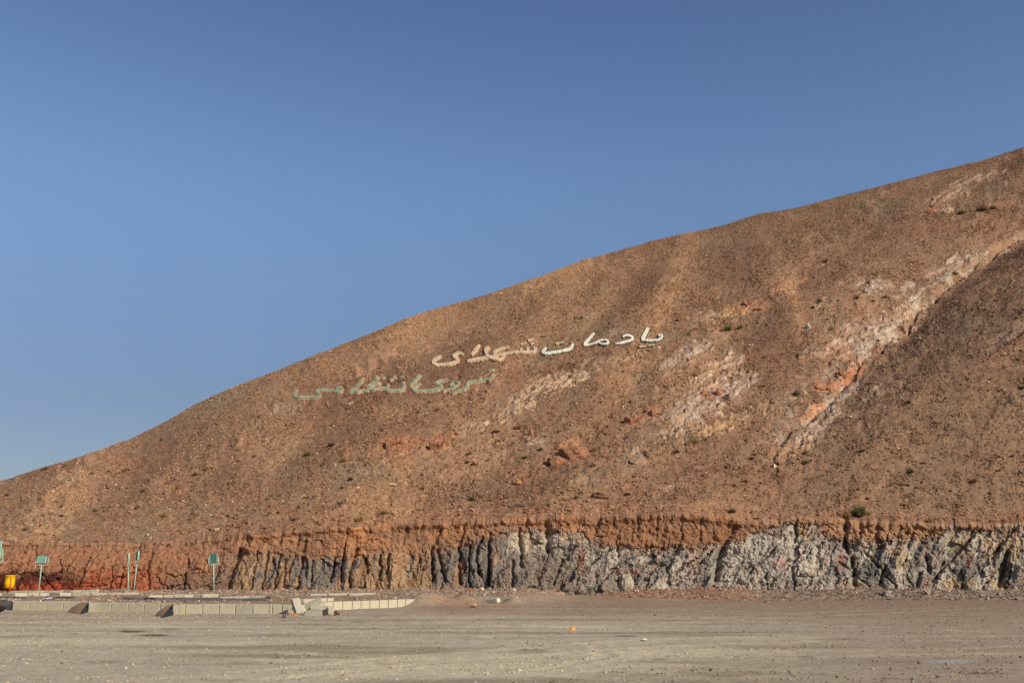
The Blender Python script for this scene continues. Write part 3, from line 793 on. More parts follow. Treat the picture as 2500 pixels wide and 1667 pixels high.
def gn_stones(name, pos, size, col, mat, label_kind="stuff"):
    """stones too many to count: one object, a low-poly stone on every point"""
    n = len(pos)
    me = bpy.data.meshes.new(name)
    me.vertices.add(n)
    me.vertices.foreach_set("co", np.asarray(pos, np.float32).ravel())
    at = me.attributes.new("col", 'FLOAT_COLOR', 'POINT')
    c4 = np.ones((n, 4), np.float32)
    c4[:, :3] = np.clip(col, .004, 1)
    at.data.foreach_set("color", c4.ravel())
    at = me.attributes.new("siz", 'FLOAT_VECTOR', 'POINT')
    at.data.foreach_set("vector", (np.stack([rng.uniform(.8, 1.5, n), rng.uniform(.65, 1.05, n), rng.uniform(.4, .8, n)], -1) * size[:, None]).astype(np.float32).ravel())
    at = me.attributes.new("rot", 'FLOAT_VECTOR', 'POINT')
    at.data.foreach_set("vector", np.stack([rng.normal(0, .5, n), rng.normal(0, .5, n), rng.uniform(0, 6.28, n)], -1).astype(np.float32).ravel())
    o = link(name, me, None, kind=label_kind)
    ng = bpy.data.node_groups.new(name + "_scatter", 'GeometryNodeTree')
    ng.interface.new_socket("Geometry", in_out='INPUT', socket_type='NodeSocketGeometry')
    ng.interface.new_socket("Geometry", in_out='OUTPUT', socket_type='NodeSocketGeometry')
    gi, go = ng.nodes.new("NodeGroupInput"), ng.nodes.new("NodeGroupOutput")
    ico = ng.nodes.new("GeometryNodeMeshIcoSphere")
    ico.inputs["Subdivisions"].default_value = 1
    sm = ng.nodes.new("GeometryNodeSetMaterial")
    sm.inputs["Material"].default_value = mat
    ss = ng.nodes.new("GeometryNodeSetShadeSmooth")
    ss.inputs["Shade Smooth"].default_value = False
    ip = ng.nodes.new("GeometryNodeInstanceOnPoints")
    a1, a2 = ng.nodes.new("GeometryNodeInputNamedAttribute"), ng.nodes.new("GeometryNodeInputNamedAttribute")
    for nn, key in ((a1, "siz"), (a2, "rot")):
        nn.data_type = 'FLOAT_VECTOR'
        nn.inputs["Name"].default_value = key
    e2r = ng.nodes.new("FunctionNodeEulerToRotation")
    L_ = ng.links.new
    L_(gi.outputs[0], ip.inputs["Points"])
    L_(ico.outputs["Mesh"], ss.inputs[0])
    L_(ss.outputs[0], sm.inputs["Geometry"])
    L_(sm.outputs[0], ip.inputs["Instance"])
    L_(a1.outputs[0], ip.inputs["Scale"])
    L_(a2.outputs[0], e2r.inputs[0])
    L_(e2r.outputs[0], ip.inputs["Rotation"])
    L_(ip.outputs[0], go.inputs[0])
    md = o.modifiers.new("scatter", 'NODES')
    md.node_group = ng
    return o


def stones(name, pos, size, col, base, faces, mat, jitter=.35, flat=.75):
    n, kv = len(pos), len(base)
    V = base[None] * (1 + rng.uniform(-jitter, jitter, (n, kv, 1))) + rng.normal(0, .14, (n, kv, 3))
    V = V * np.stack([rng.uniform(.8, 1.35, n), rng.uniform(.7, 1.1, n), rng.uniform(.5, .9, n)], -1)[:, None, :]
    q = rng.normal(size=(n, 4))
    q /= np.linalg.norm(q, axis=1)[:, None]
    w, x, y, z = q.T
    Rm = np.stack([np.stack([1 - 2 * (y * y + z * z), 2 * (x * y - w * z), 2 * (x * z + w * y)], -1),
                   np.stack([2 * (x * y + w * z), 1 - 2 * (x * x + z * z), 2 * (y * z - w * x)], -1),
                   np.stack([2 * (x * z - w * y), 2 * (y * z + w * x), 1 - 2 * (x * x + y * y)], -1)], 1)
    V = np.einsum('nij,nkj->nki', Rm, V) * size[:, None, None]
    V[..., 2] *= flat
    V = V + pos[:, None, :]
    Fc = (faces[None] + (np.arange(n) * kv)[:, None, None]).reshape(-1, faces.shape[1])
    me = fast_mesh(name, V.reshape(-1, 3), Fc, np.repeat(col, kv, 0), smooth=False)
    return link(name, me, mat, kind="stuff")


def sample_grid(P, Cc, n, wfun):
    r_, c_ = P.shape[:2]
    wgt = wfun.astype(np.float64).ravel()
    cs = np.cumsum(wgt)
    idx = np.searchsorted(cs, rng.uniform(0, cs[-1], n))
    i, j = np.minimum(idx // c_, r_ - 2), np.minimum(idx % c_, c_ - 2)
    fu, fv = rng.uniform(0, 1, n)[:, None], rng.uniform(0, 1, n)[:, None]
    p = (P[i, j] * (1 - fu) + P[i + 1, j] * fu) * (1 - fv) + (P[i, j + 1] * (1 - fu) + P[i + 1, j + 1] * fu) * fv
    return p, Cc[i, j]


def stone_cols(c, lo=.6, hi=1.6, pale=.06):
    n = len(c)
    k_ = rng.uniform(lo, hi, n)[:, None]
    c = c * k_ * (1 + rng.normal(0, .05, (n, 3)))
    m = rng.uniform(0, 1, n) < pale
    c[m] = lin(205, 180, 150) * rng.uniform(.7, 1.1, (m.sum(), 1))
    return c


Ph = co_h[:NR - 1]
dx_ = np.gradient(Ph[..., 0], axis=1)
dy_ = np.gradient(Ph[..., 1], axis=0)
area = np.abs(dx_ * dy_)
fall = np.clip(70 / Ph[..., 1], .35, 1.2) ** 1.2
in_view = ((PXh > -60) & (PXh < 2560))[:NR - 1]
cover = (0.12 + rough[:NR - 1] - .35 * stk[:NR - 1] * upper[:NR - 1] - .3 * crag[:NR - 1]).clip(.08, 1.2)
clump = sstep(-.5, .6, fbm(PXh[:NR - 1] / 40, PYh[:NR - 1] / 30, 19.0, 3)) + .15
wts = area * fall * in_view * cover * clump
p, c = sample_grid(Ph, H[:NR - 1], 190000, wts)
sz = 0.040 + 0.065 * rng.uniform(0, 1, len(p)) ** 2 + .02 * (p[:, 1] / 60 - 1)
gn_stones("scree", p + [0, 0, .01], sz * .85, stone_cols(c, .58, 1.38, .025), M_STONEI)
p, c = sample_grid(Ph, H[:NR - 1], 27000, wts * rough[:NR - 1] ** 2)
sz = 0.065 + 0.12 * rng.uniform(0, 1, len(p)) ** 4
stones("scree", p + [0, 0, .02], sz, stone_cols(c, .55, 1.3, .02), CUBE, CF, M_STONE)

Pr = np.stack([XR, YR, ZR], -1)
inv = ((RPX > -40) & (RPX < 2540)) * (0.25 + 1.2 * sstep(.3, 1, rv) * (0.4 + .6 * open_) + open_ * .5)
for (cx, cy, rx, ry, st) in [(1262, 1438, 44, 5, 9), (1330, 1441, 40, 6, 6), (1150, 1442, 40, 5, 4), (1275, 1468, 30, 5, 6), (1340, 1462, 60, 6, 4), (1700, 1455, 60, 7, 4), (2160, 1453, 50, 8, 7), (2010, 1448, 80, 9, 4), (2270, 1450, 60, 8, 4), (2420, 1456, 70, 8, 5), (1130, 1455, 30, 6, 3)]:
    inv = inv + st * np.exp(-(((RPX - cx) / rx) ** 2 + ((RPY - cy) / ry) ** 2))
p, c = sample_grid(Pr, Rc, 24000, np.abs(np.gradient(XR, axis=1) * np.gradient(YR, axis=0)) * inv * (.2 + sstep(-.3, .6, fbm(XR / 1.2, YR / 1.2, 9., 2))))
stones("rubble", p, 0.018 + .075 * rng.uniform(0, 1, len(p)) ** 3, stone_cols(c, .55, 1.5, .09), CUBE, CF, M_STONE)

Pg = np.stack([GX, GY, GZ], -1)
gw = np.abs(np.gradient(GX, axis=1) * np.gradient(GY, axis=0)) * ((GPX > -40) & (GPX < 2540) & (GY < 55) & (GY > 9)) * (.15 + sstep(-.2, .7, fbm(GX / 2, GY / 1.0, 13., 3)))
gw = gw * (1 + 3.0 * np.exp(-((GPY - 1508) / 9) ** 2) * (GPX < 720)) * np.clip(24 / GY, .5, 1.4)
p, c = sample_grid(Pg, Gc, 27000, gw)
gn_stones("gravel", p + [0, 0, .004], 0.006 + .026 * rng.uniform(0, 1, len(p)) ** 5 + .005 * (p[:, 1] / 30), stone_cols(c, .42, 1.15, .008), M_STONEI)


# ------------------------------------------------------------------ concrete, metal, plants: materials
M_CONC = plain_mat("pale_concrete", lin(184, 174, 148), .9, .12, 5.0, spec=.15, bump=.004)
M_CONC2 = plain_mat("weathered_concrete", lin(168, 160, 140), .9, .20, 5.0, spec=.15, bump=.005)
M_DARKK = plain_mat("dark_kerb_stone", lin(104, 102, 98), .9, .15, 5.0, spec=.15)
M_MORTAR = plain_mat("mortar", lin(112, 96, 76), .95, .2, 12.0, spec=.1)
M_RAMPSIDE = plain_mat("dark_ramp_side", lin(44, 46, 52), .7, .2, 6.0, spec=.2)
M_SOIL = earth_mat("heaped_soil", base=tuple(lin(142, 112, 86)), var=.3, scale=4., fine=30., bump=.02, bscale=22., attr=False, spec=28.)
M_GREEN = plain_mat("green_paint", lin(158, 196, 172), .5, .10, 7.0, spec=.35)
M_PANEL = plain_mat("teal_panel_paint", lin(106, 148, 134), .45, .10, 6.0, spec=.4)
M_PANELD = plain_mat("shaded_teal_panel_paint", lin(74, 112, 104), .5, .14, 6.0, spec=.4)  # same teal darkened: shade of panels turned from the sun, put into colour
M_YEL = plain_mat("yellow_paint", lin(244, 196, 16), .4, .06, 5.0, spec=.4)
M_RED = plain_mat("red_orange_paint", lin(196, 74, 34), .5, .10, 6.0, spec=.35)
M_WHITE = plain_mat("white_wash", lin(226, 218, 194), .9, .16, 1.6, spec=.1, bump=.02)
M_TANW = plain_mat("worn_wash", lin(206, 180, 146), .95, .24, 1.4, spec=.1, bump=.03)
M_GRNW = plain_mat("worn_green_wash", lin(146, 158, 128), .95, .38, 1.6, spec=.1, bump=.03)
M_EDGEW = plain_mat("grey_stone_edging", lin(92, 96, 78), .95, .35, 2.5, spec=.1, bump=.04)
M_EDGET = plain_mat("tan_stone_edging", lin(188, 150, 112), .95, .30, 2.5, spec=.1, bump=.04)
M_DRY = plain_mat("dry_straw", lin(152, 122, 76), .9, .3, 9.0, spec=.1)
M_OLIVE = plain_mat("olive_leaf", lin(106, 98, 58), .9, .3, 9.0, spec=.1)
M_LEAF = plain_mat("green_leaf", lin(88, 86, 50), .85, .3, 9.0, spec=.15)
M_TWIG = plain_mat("dark_twig", lin(92, 74, 52), .9, .3, 9.0, spec=.1)
M_PLAST = plain_mat("bluish_plastic", lin(176, 180, 206), .45, .12, 6.0, spec=.4)
M_PAPER = plain_mat("pale_paper", lin(222, 216, 180), .8, .12, 20.0, spec=.2)


def empty(name, loc, label=None, cat=None, group=None, kind=None, rz=0.0):
    o = link(name, None, None, None, label, cat, group, kind)
    o.location = loc
    o.rotation_euler = (0, 0, rz)
    o.empty_display_size = .2
    return o


def hexa(c8, bevel=.012, jit=.0):
    """box from 8 corners ordered as CUBE, edges bevelled"""
    bm = bmesh.new()
    vs = [bm.verts.new(Vector(c) + Vector([random.uniform(-jit, jit) for _ in range(3)])) for c in c8]
    for f in CF:
        bm.faces.new([vs[i] for i in f])
    bmesh.ops.recalc_face_normals(bm, faces=bm.faces)
    if bevel:
        bmesh.ops.bevel(bm, geom=bm.edges[:], offset=bevel, segments=1, affect='EDGES', profile=.5)
    return bm


def box8(l, w, h):
    return [(x * l / 2, y * w / 2, z * h / 2) for x in (-1, 1) for y in (-1, 1) for z in (-1, 1)]


def tube(bm, pts, r, sides=8):
    pts = [Vector(p) for p in pts]
    rings = []
    for i, p in enumerate(pts):
        d = (pts[min(i + 1, len(pts) - 1)] - pts[max(i - 1, 0)]).normalized()
        u = d.cross(Vector((0, 0, 1)))
        if u.length < 1e-3:
            u = Vector((1, 0, 0))
        u.normalize()
        w = d.cross(u)
        rings.append([bm.verts.new(p + (u * math.cos(2 * math.pi * k / sides) + w * math.sin(2 * math.pi * k / sides)) * r) for k in range(sides)])
    for a, b in zip(rings[:-1], rings[1:]):
        for k in range(sides):
            bm.faces.new([a[k], a[(k + 1) % sides], b[(k + 1) % sides], b[k]])
    bm.faces.new(rings[0][::-1])
    bm.faces.new(rings[-1])


# ------------------------------------------------------------------ kerbs: rows of blocks
def kerb(label, joints, h, mat, at=None, thick=KERB_T, cat="kerb", group=None, sink=.12, gap=.03, mortar=True, name="kerb", caps=None):
    """joints: front bottom points (px, py) of the row; every block is an object"""
    P = [np.array((at or (lambda x, y: ground_pt(x, y)))(x, y)) for x, y in joints]
    mid = (P[0] + P[-1]) / 2
    root = empty(name, mid, label, cat, group)
    for q1, q2 in zip(P[:-1], P[1:]):
        d = q2 - q1
        L = np.hypot(d[0], d[1])
        d = d / L
        n = np.array([-d[1], d[0], 0.0])
        if n[1] < 0:
            n = -n
        hh = h + random.uniform(-.008, .008)
        out = random.uniform(-.006, .006)
        c = (q1 + q2) / 2 + n * (thick / 2 + out)
        e1, e2 = d * (L / 2 - gap / 2), n * thick / 2
        lo, hi = np.array([0, 0, -sink]), np.array([0, 0, hh])
        c8 = [sx * e1 + sy * e2 + (hi if sz > 0 else lo) for sx in (-1, 1) for sy in (-1, 1) for sz in (-1, 1)]
        o = link("kerb_block", bm_mesh("kerb_block", hexa(c8, .012, .004)), mat if random.random() < .88 else (M_CONC2 if mat is M_CONC else mat), root)
        o.location = c - mid
    if mortar:
        bm = bmesh.new()
        for q1, q2 in zip(P[:-1], P[1:]):
            d = q2 - q1
            L = np.hypot(d[0], d[1])
            d = d / L
            n = np.array([-d[1], d[0], 0.0])
            if n[1] < 0:
                n = -n
            q = q1 - mid
            e = d * .05
            vs = [bm.verts.new(q + sx * e + n * yy + np.array([0, 0, zz])) for sx in (-1, 1) for yy in (.03, thick - .03) for zz in (-sink, h - .02)]
            for f in CF:
                bm.faces.new([vs[i] for i in f])
        bmesh.ops.recalc_face_normals(bm, faces=bm.faces)
        link("mortar", bm_mesh("mortar", bm), M_MORTAR, root)
    return root


def interp_j(xs, p1, p2):
    return [(x, p1[1] + (p2[1] - p1[1]) * (x - p1[0]) / (p2[0] - p1[0])) for x in xs]


kerb("pale concrete kerb stub at the far left, beside the first gap", interp_j([-180, -145, -110, -72, -36, 3.5, 19], (-180, 1472), (19, 1482.5)), KERB_H, M_CONC)
kerb("small slanted wing block beside the leftmost gap in the front kerb", [(14.5, 1484.8), (27.8, 1485.4)], KERB_H, M_CONC2, mortar=False)
kerb("front kerb row of four full pale blocks below the yellow bin", interp_j([29.3, 70, 111.6, 152.4, 192, 216], (29, 1487.8), (216, 1489.8)), KERB_H, M_CONC)
kerb("slanted grey wing block right of the wide dirt ramp", [(214.5, 1493.6), (228.4, 1491.4)], KERB_H, M_CONC2, mortar=False)
kerb("front kerb row between the two dirt ramps, darkened by dust", interp_j([229, 269.5, 311, 351, 390, 422], (229, 1492.2), (424, 1495.2)), KERB_H, M_CONC)
kerb("slanted pale wing block right of the narrow dirt ramp", [(420.5, 1500.2), (432.6, 1497)], KERB_H, M_CONC2, mortar=False)
kerb("longest front kerb row, running up to the heap of fallen blocks", interp_j([433, 452, 493.5, 534, 574, 616, 655.5, 664, 687.6, 712, 735], (433, 1497), (735, 1498.8)), KERB_H, M_CONC)
kerb("kerb row receding from the fallen blocks to the dirt mound", interp_j([735, 765, 790.5, 813.5, 837, 860, 881.6, 903, 926.5, 948, 970.6, 990, 1011, 1022], (735, 1491.5), (1020, 1479.6)), .315, M_CONC)
kerb("half buried pale kerb row right of the dirt mound", interp_j([1131, 1162, 1180, 1194.5, 1214, 1232, 1247.5, 1262], (1131, 1469.8), (1262, 1471.6)), .30, M_CONC)
kerb("farthest pale kerb row at the foot of the first green sign", interp_j([23, 35, 62, 85, 108, 131, 153, 175, 198, 238], (23, 1448), (238, 1446.5)), .13, M_CONC, on_raised, sink=.1, mortar=False)
kerb("dark gutter stones below the farthest pale kerb row", interp_j([52, 90, 130, 175, 222], (52, 1450.8), (222, 1449.2)), .075, M_DARKK, on_raised, sink=.1, mortar=False)
kerb("pale kerb row crossing below the first green sign, second from back", interp_j([-40, 5, 36, 68, 95, 121, 147, 175, 226], (-40, 1456.2), (226, 1452.8)), .14, M_CONC, on_raised, sink=.1, mortar=False)
kerb("thin buried pale kerb strip below the two edge-on signs", interp_j([227, 262, 300, 339], (227, 1452.6), (339, 1450.4)), .09, M_CONC2, on_raised, sink=.1, mortar=False)
kerb("long dark kerb strip lying behind the front kerb at left", interp_j([-40, 10, 60, 110, 150, 182], (-40, 1460), (182, 1460.2)), .08, M_DARKK, on_raised, sink=.1, mortar=False)
kerb("pale kerb row behind the dark stones, left of the facing sign post", interp_j([362, 398, 423, 448, 473, 500, 534], (362, 1460.6), (534, 1456.6)), .14, M_CONC, on_raised, sink=.1, mortar=False)
kerb("row of dark grey kerb stones between two dirt ramps, behind the front kerb", interp_j([298, 326, 351, 378, 431, 480, 540, 600, 652], (298, 1463), (652, 1467)), .11, M_DARKK, on_raised, sink=.1, mortar=False)
kerb("thin pale kerb strip beside the dry shrub behind the kerb", interp_j([536, 570, 610, 648], (536, 1462.4), (648, 1458.6)), .10, M_CONC2, on_raised, sink=.1, mortar=False)
kerb("thin pale kerb strip lying behind the fallen blocks", interp_j([756, 800, 850, 918], (756, 1453.6), (918, 1451.4)), .09, M_CONC2, on_raised, sink=.1, mortar=False)
kerb("short second kerb row just above the fallen blocks", interp_j([742, 770, 799, 816], (742, 1469.8), (816, 1466.6)), .13, M_CONC, on_raised, sink=.1, mortar=False)
kerb("buried pale slab pair in the rubble right of the mound", interp_j([1406, 1420, 1434], (1406, 1458.6), (1434, 1459.6)), .10, M_CONC2, on_raised, thick=.3, sink=.1, mortar=False, name="buried_slab", cat="slab")


# ------------------------------------------------------------------ dirt ramps with a thin dark surface along their right side
def ramp(label, apex_l, apex_r, toe_l, toe_r, wing, bend=.0):
    zt = KERB_H - .01
    AL, AR = ground_pt(*apex_l, zt), ground_pt(*apex_r, zt)
    TL, TR, WB = ground_pt(*toe_l, 0), ground_pt(*toe_r, 0), ground_pt(*wing, 0)
    mid = (TL + TR) / 2
    root = empty("dirt_ramp", mid, label, "dirt ramp")
    n, m = 14, 12
    co, rows = [], []
    for i in range(n):
        f = i / (n - 1)
        for j in range(m):
            q = j / (m - 1)
            L_ = AL * (1 - f) + TL * f
            R_ = AR * (1 - f) + TR * f
            p = L_ * (1 - q) + R_ * q
            p = p + np.array([0, 0, .05 * math.sin(math.pi * f) * (1 - .5 * q) + .02 * float(noise(p[0] * 3, p[1] * 3, 1.)) + (-.05 if f > .99 else 0) - .10 * (1 - q) ** 3])
            co.append(p - mid)
    me = fast_mesh("soil_slope", np.array(co), grid_faces(n, m), None, True)
    link("soil_slope", me, M_SOIL, root)
    co = []
    k_ = 9
    for i in range(k_):
        f = i / (k_ - 1)
        top = AR * (1 - f) + TR * f + np.array([0, 0, .05 * math.sin(math.pi * f) * .5])
        base = WB * (1 - f) + TR * f
        for j in range(5):
            q = j / 4
            p = top * (1 - q) + base * q
            p = p + np.array([bend * math.sin(math.pi * q) * (1 - f), bend * .6 * math.sin(math.pi * q), -.02 if j == 4 else .006])
            co.append(p - mid)
    me = fast_mesh("ramp_side", np.array(co), grid_faces(k_, 5), None, True)
    o = link("ramp_side", me, M_RAMPSIDE, root)
    sd = o.modifiers.new("thickness", 'SOLIDIFY')
    sd.thickness = .012
    return root


ramp("wide brown dirt ramp against the front kerb with a dark side", (186, 1469.5), (216.5, 1468.5), (157, 1496), (194, 1500.5), (214, 1494.5))
ramp("narrow dirt ramp with a large dark rounded side, second from left", (402, 1476), (423.5, 1473.5), (372, 1502), (394, 1507.5), (421, 1501.5), .05)
ramp("small dirt ramp cut off by the left edge of the photo", (-24, 1467), (8, 1478), (-44, 1486), (0, 1492.5), (12, 1487))


# ------------------------------------------------------------------ sign frames on posts
def sign(label, base, top_px, yaw, tilt=0.0, pw=.40, ph=.37, fw=.64, fh=.38, panel=None, closed=True, lift=0.0, group="green sign frames below the cut bank"):
    B = np.array(base)
    a, t = ray(*top_px)
    Tt = np.array([a * B[1], B[1], EYE + t * B[1]])       # frame bottom
    root = empty("sign_frame", B, label, "sign frame", group)
    rel = Tt - B
    bm = bmesh.new()
    tube(bm, [(0, 0, -.15), rel * .5, rel], .027, 8)
    link("post", bm_mesh("post", bm, True), M_GREEN, root)
    R3 = Matrix.Rotation(yaw, 3, 'Z')
    lean = Vector(rel).normalized()

    def loc(x, y, z):
        return Vector(rel) + R3 @ Vector((x, y, 0)) + lean * z
    bm = bmesh.new()
    w2_ = fw / 2
    r_ = .045
    pts = [loc(-w2_, 0, fh), loc(-w2_, 0, r_), loc(-w2_ + r_ * .3, 0, r_ * .3), loc(-w2_ + r_, 0, 0), loc(w2_ - r_, 0, 0), loc(w2_ - r_ * .3, 0, r_ * .3), loc(w2_, 0, r_), loc(w2_, 0, fh)]
    tube(bm, pts, .017, 6)
    if closed:
        tube(bm, [loc(-w2_, 0, fh - .012), loc(-pw / 2, 0, fh - .012)], .014, 6)
        tube(bm, [loc(w2_, 0, fh - .012), loc(pw / 2, 0, fh - .012)], .014, 6)
    else:
        tube(bm, [loc(-w2_, 0, fh * .6), loc(-pw / 2, 0, fh * .6)], .012, 6)
        tube(bm, [loc(w2_, 0, fh * .6), loc(pw / 2, 0, fh * .6)], .012, 6)
    link("bracket", bm_mesh("bracket", bm, True), M_GREEN, root)
    bm = bmesh.new()
    for sgn in (-1, 1):
        pts = []
        for i in range(10):
            th = i / 9 * math.pi * 1.5
            pts.append(loc(sgn * (.05 + .10 * (i / 9) + .03 * math.sin(th)), 0, -.26 + .24 * (i / 9) + .03 * math.cos(th)))
        tube(bm, pts, .009, 5)
    link("scroll", bm_mesh("scroll", bm, True), M_GREEN, root)
    bm = hexa(box8(pw, .03, ph), .006)
    po = link("panel", bm_mesh("panel", bm), panel or M_PANEL, root)
    po.location = loc(0, -.015, .10 + ph / 2 + lift)
    po.rotation_euler = (tilt, 0, yaw)
    for sgn in (-1, 1):
        bm = hexa([(x * .012, y * .035, z * ph / 2) for x in (-1, 1) for y in (-1, 1) for z in (-1, 1)], .003)
        ro = link("rim", bm_mesh("rim", bm), M_GREEN, po)
        ro.location = (sgn * (pw / 2 + .012), 0, 0)
    return root


sign("green sign frame facing out, bright square panel, next to the yellow bin", on_raised(94.5, 1444), (101.3, 1379), .06, -.28, .40, .38, .64, .39)
sign("edge-on green sign frame on a straight post, left of the leaning pair", on_raised(313, 1443.5), (313.5, 1380), -1.08, .0, .38, .52, .50, .42, M_PANELD, False, .02)
sign("edge-on green sign frame leaning right, taller of the close pair", on_raised(326.5, 1443), (334.5, 1374), -1.0, .0, .40, .46, .50, .40, M_PANELD, False, .06)
sign("green sign frame facing out with dull upright panel, right of the others", on_raised(522.5, 1444.5), (521.6, 1377), -.05, .16, .36, .47, .54, .37, M_PANELD, False, .0)
sign("green sign frame mostly cut off by the left edge of the photo", ground_pt(-15, 1476, .33), (-14, 1372), .75, .0, .40, .62, .56, .46, M_PANEL, False, .05)


# ------------------------------------------------------------------ yellow bin on red posts
def bin_():
    B = on_raised(21, 1445.5)
    root = empty("litter_bin", B, "yellow litter bin on red posts at the left edge below the red earth", "bin", None, None, .0)
    px = B[1] / F_PX * .968
    r, h, z0 = 12.0 * px, 30 * px, 10.5 * px
    bm = bmesh.new()
    prof = [(r * .80, z0), (r * .95, z0 + .004), (r * .985, z0 + h * .5), (r * 1.0, z0 + h - .01), (r * 1.03, z0 + h - .008), (r * 1.03, z0 + h + .012), (r * .97, z0 + h + .012), (r * .95, z0 + h * .5), (r * .9, z0 + .03), (0.0, z0 + .03)]
    S = 32
    rings = [[bm.verts.new((q * math.cos(2 * math.pi * k / S), q * math.sin(2 * math.pi * k / S), z)) for k in range(S)] for q, z in prof[:-1]]
    for a, b in zip(rings[:-1], rings[1:]):
        for k in range(S):
            bm.faces.new([a[k], a[(k + 1) % S], b[(k + 1) % S], b[k]])
    bm.faces.new(rings[-1])
    bm.faces.new(rings[0][::-1])
    bmesh.ops.recalc_face_normals(bm, faces=bm.faces)
    link("body", bm_mesh("body", bm, True), M_YEL, root)
    for ang, zt in ((-.95, z0 + h * .88), (2.20, z0 + h * .88)):
        bm = bmesh.new()
        q = r + .028
        x, y = q * math.cos(ang), q * math.sin(ang)
        tube(bm, [(x * 1.0, y * 1.0, -.1), (x, y, zt)], .027, 8)
        tube(bm, [(x, y, zt - .12), (x * .9, y * .9, zt - .12)], .016, 6)
        link("post", bm_mesh("post", bm, True), M_RED, root)
    bm = bmesh.new()
    tube(bm, [(-.12, .12, -.1), (-.12, .12, z0 + .01)], .022, 6)
    tube(bm, [(-r * .8, -.02, -.1), (-r * .8, -.02, z0 + .01)], .022, 6)
    link("leg", bm_mesh("leg", bm), M_RED, root)


bin_()


# ------------------------------------------------------------------ fallen kerb blocks
def block(label, px, py, Y, dims, ldir, ndir, mat=None, chip=0.0, group=None, name="concrete_block", cat="concrete block"):
    a, t = ray(px, py)
    c = Vector((a * Y, Y, EYE + t * Y))
    l = Vector(ldir).normalized()
    n = Vector(ndir)
    n = (n - l * n.dot(l)).normalized()
    w = n.cross(l)
    M3 = Matrix((l, w, n)).transposed()
    bm = hexa(box8(*dims), 0)
    bmesh.ops.subdivide_edges(bm, edges=bm.edges[:], cuts=3, use_grid_fill=True)
    for v_ in bm.verts:
        q = v_.co
        k_ = max(abs(q.x) / dims[0], abs(q.y) / dims[1]) + max(abs(q.y) / dims[1], abs(q.z) / dims[2])
        f = .006 * float(noise(q.x * 12 + px, q.y * 12, q.z * 12))
        edge = sum(1 for aa, bb in zip(q, dims) if abs(abs(aa) - bb / 2) < 1e-4)
        sc = 1 - (.03 if edge == 3 else .012 if edge == 2 else 0) - (chip * abs(float(noise(q.x * 8 + px, q.y * 8, q.z * 8))) if edge >= 2 else 0)
        v_.co = q * sc + q.normalized() * f
    me = bm_mesh(name, bm)
    o = link(name, me, mat or M_CONC2, None, label, cat, group)
    o.matrix_world = Matrix.Translation(c) @ M3.to_4x4()
    return o


G1 = "fallen kerb blocks heaped against the kerb"
block("big upright concrete block leaning left in the heap of fallen blocks", 726, 1481, 36.35, (.62, .29, .17), (-.40, .42, .80), (.55, -.75, .42), group=G1)
block("concrete block tipped up to the right at the back of the heap", 765, 1473.5, 36.9, (.62, .20, .20), (.84, .20, .42), (-.25, -.55, .80), group=G1)
block("grey concrete block lying flat in the middle of the heap", 779, 1487, 36.8, (.62, .36, .17), (1, .12, -.05), (.05, -.35, .93), chip=.05, group=G1)
block("low concrete block lying nearest the camera in the heap", 765.5, 1497.6, 35.9, (.60, .18, .17), (1, .06, -.02), (0, -.2, 1), group=G1)
block("broken concrete block end at the right of the heap", 806, 1489.5, 36.4, (.40, .22, .20), (-.35, .8, .22), (.1, -.2, .95), M_CONC, chip=.16, group=G1)
block("loose kerb block with a white end lying by the half buried kerb", 1203, 1466.3, 46.9, (.62, .27, .19), (-.80, .5, -.12), (-.1, -.1, .98), M_CONC)
# the painted end of that block with its scrawl
ob = bpy.data.objects["concrete_block.005"]
bm = hexa([(-.32 + x * .008, y * .115, z * .075) for x in (-1, 1) for y in (-1, 1) for z in (-1, 1)], .002)
link("painted_end", bm_mesh("painted_end", bm), M_WHITE, ob)
bm = bmesh.new()
tube(bm, [(-.33, -.05, -.03), (-.33, -.02, .03), (-.33, .0, -.01), (-.33, .03, .035), (-.33, .05, -.02)], .006, 5)
link("scrawl", bm_mesh("scrawl", bm), M_RED, ob)


# ------------------------------------------------------------------ boulders and single stones
def rock(label, p, size, rgb, name="boulder", cat="boulder", group=None, seed=None, sink=.25, cuts=11, sub=4, rz=None):
    r_ = np.random.default_rng(seed if seed is not None else int(abs(p[0]) * 977 + p[1] * 131))
    bm = bmesh.new()
    bmesh.ops.create_icosphere(bm, subdivisions=sub, radius=1.0)
    V = np.array([v_.co[:] for v_ in bm.verts])
    for _ in range(cuts):
        d = r_.normal(size=3)
        d /= np.linalg.norm(d)
        h = r_.uniform(.45, .8)
        dd = V @ d
        V = V - np.maximum(dd - h, 0)[:, None] * d
    o_ = r_.uniform(0, 90)
    V = V * (1 + .20 * fbm(V[:, 0] * 1.7 + o_, V[:, 1] * 1.7, V[:, 2] * 1.7, 4) - .16 * np.abs(noise(V[:, 0] * 3 + o_, V[:, 1] * 3, V[:, 2] * 3)))[:, None]
    V = V * np.array(size) * .62
    for v_, q in zip(bm.verts, V):
        v_.co = q
    me = bm_mesh(name, bm, False)
    at = me.attributes.new("col", 'FLOAT_COLOR', 'POINT')
    cc = np.ones((len(V), 4), np.float32)
    cc[:, :3] = np.array(lin(*rgb))[None] * (1 + .25 * fbm(V[:, 0] * 5 + o_, V[:, 1] * 5, V[:, 2] * 5, 2))[:, None]
    at.data.foreach_set("color", cc.ravel())
    o = link(name, me, M_ROCK, None, label, cat, group)
    o.location = Vector(p) + Vector((0, 0, size[2] * .5 * (1 - 2 * sink)))
    o.rotation_euler = (0, 0, rz if rz is not None else r_.uniform(-.4, .4))
    return o


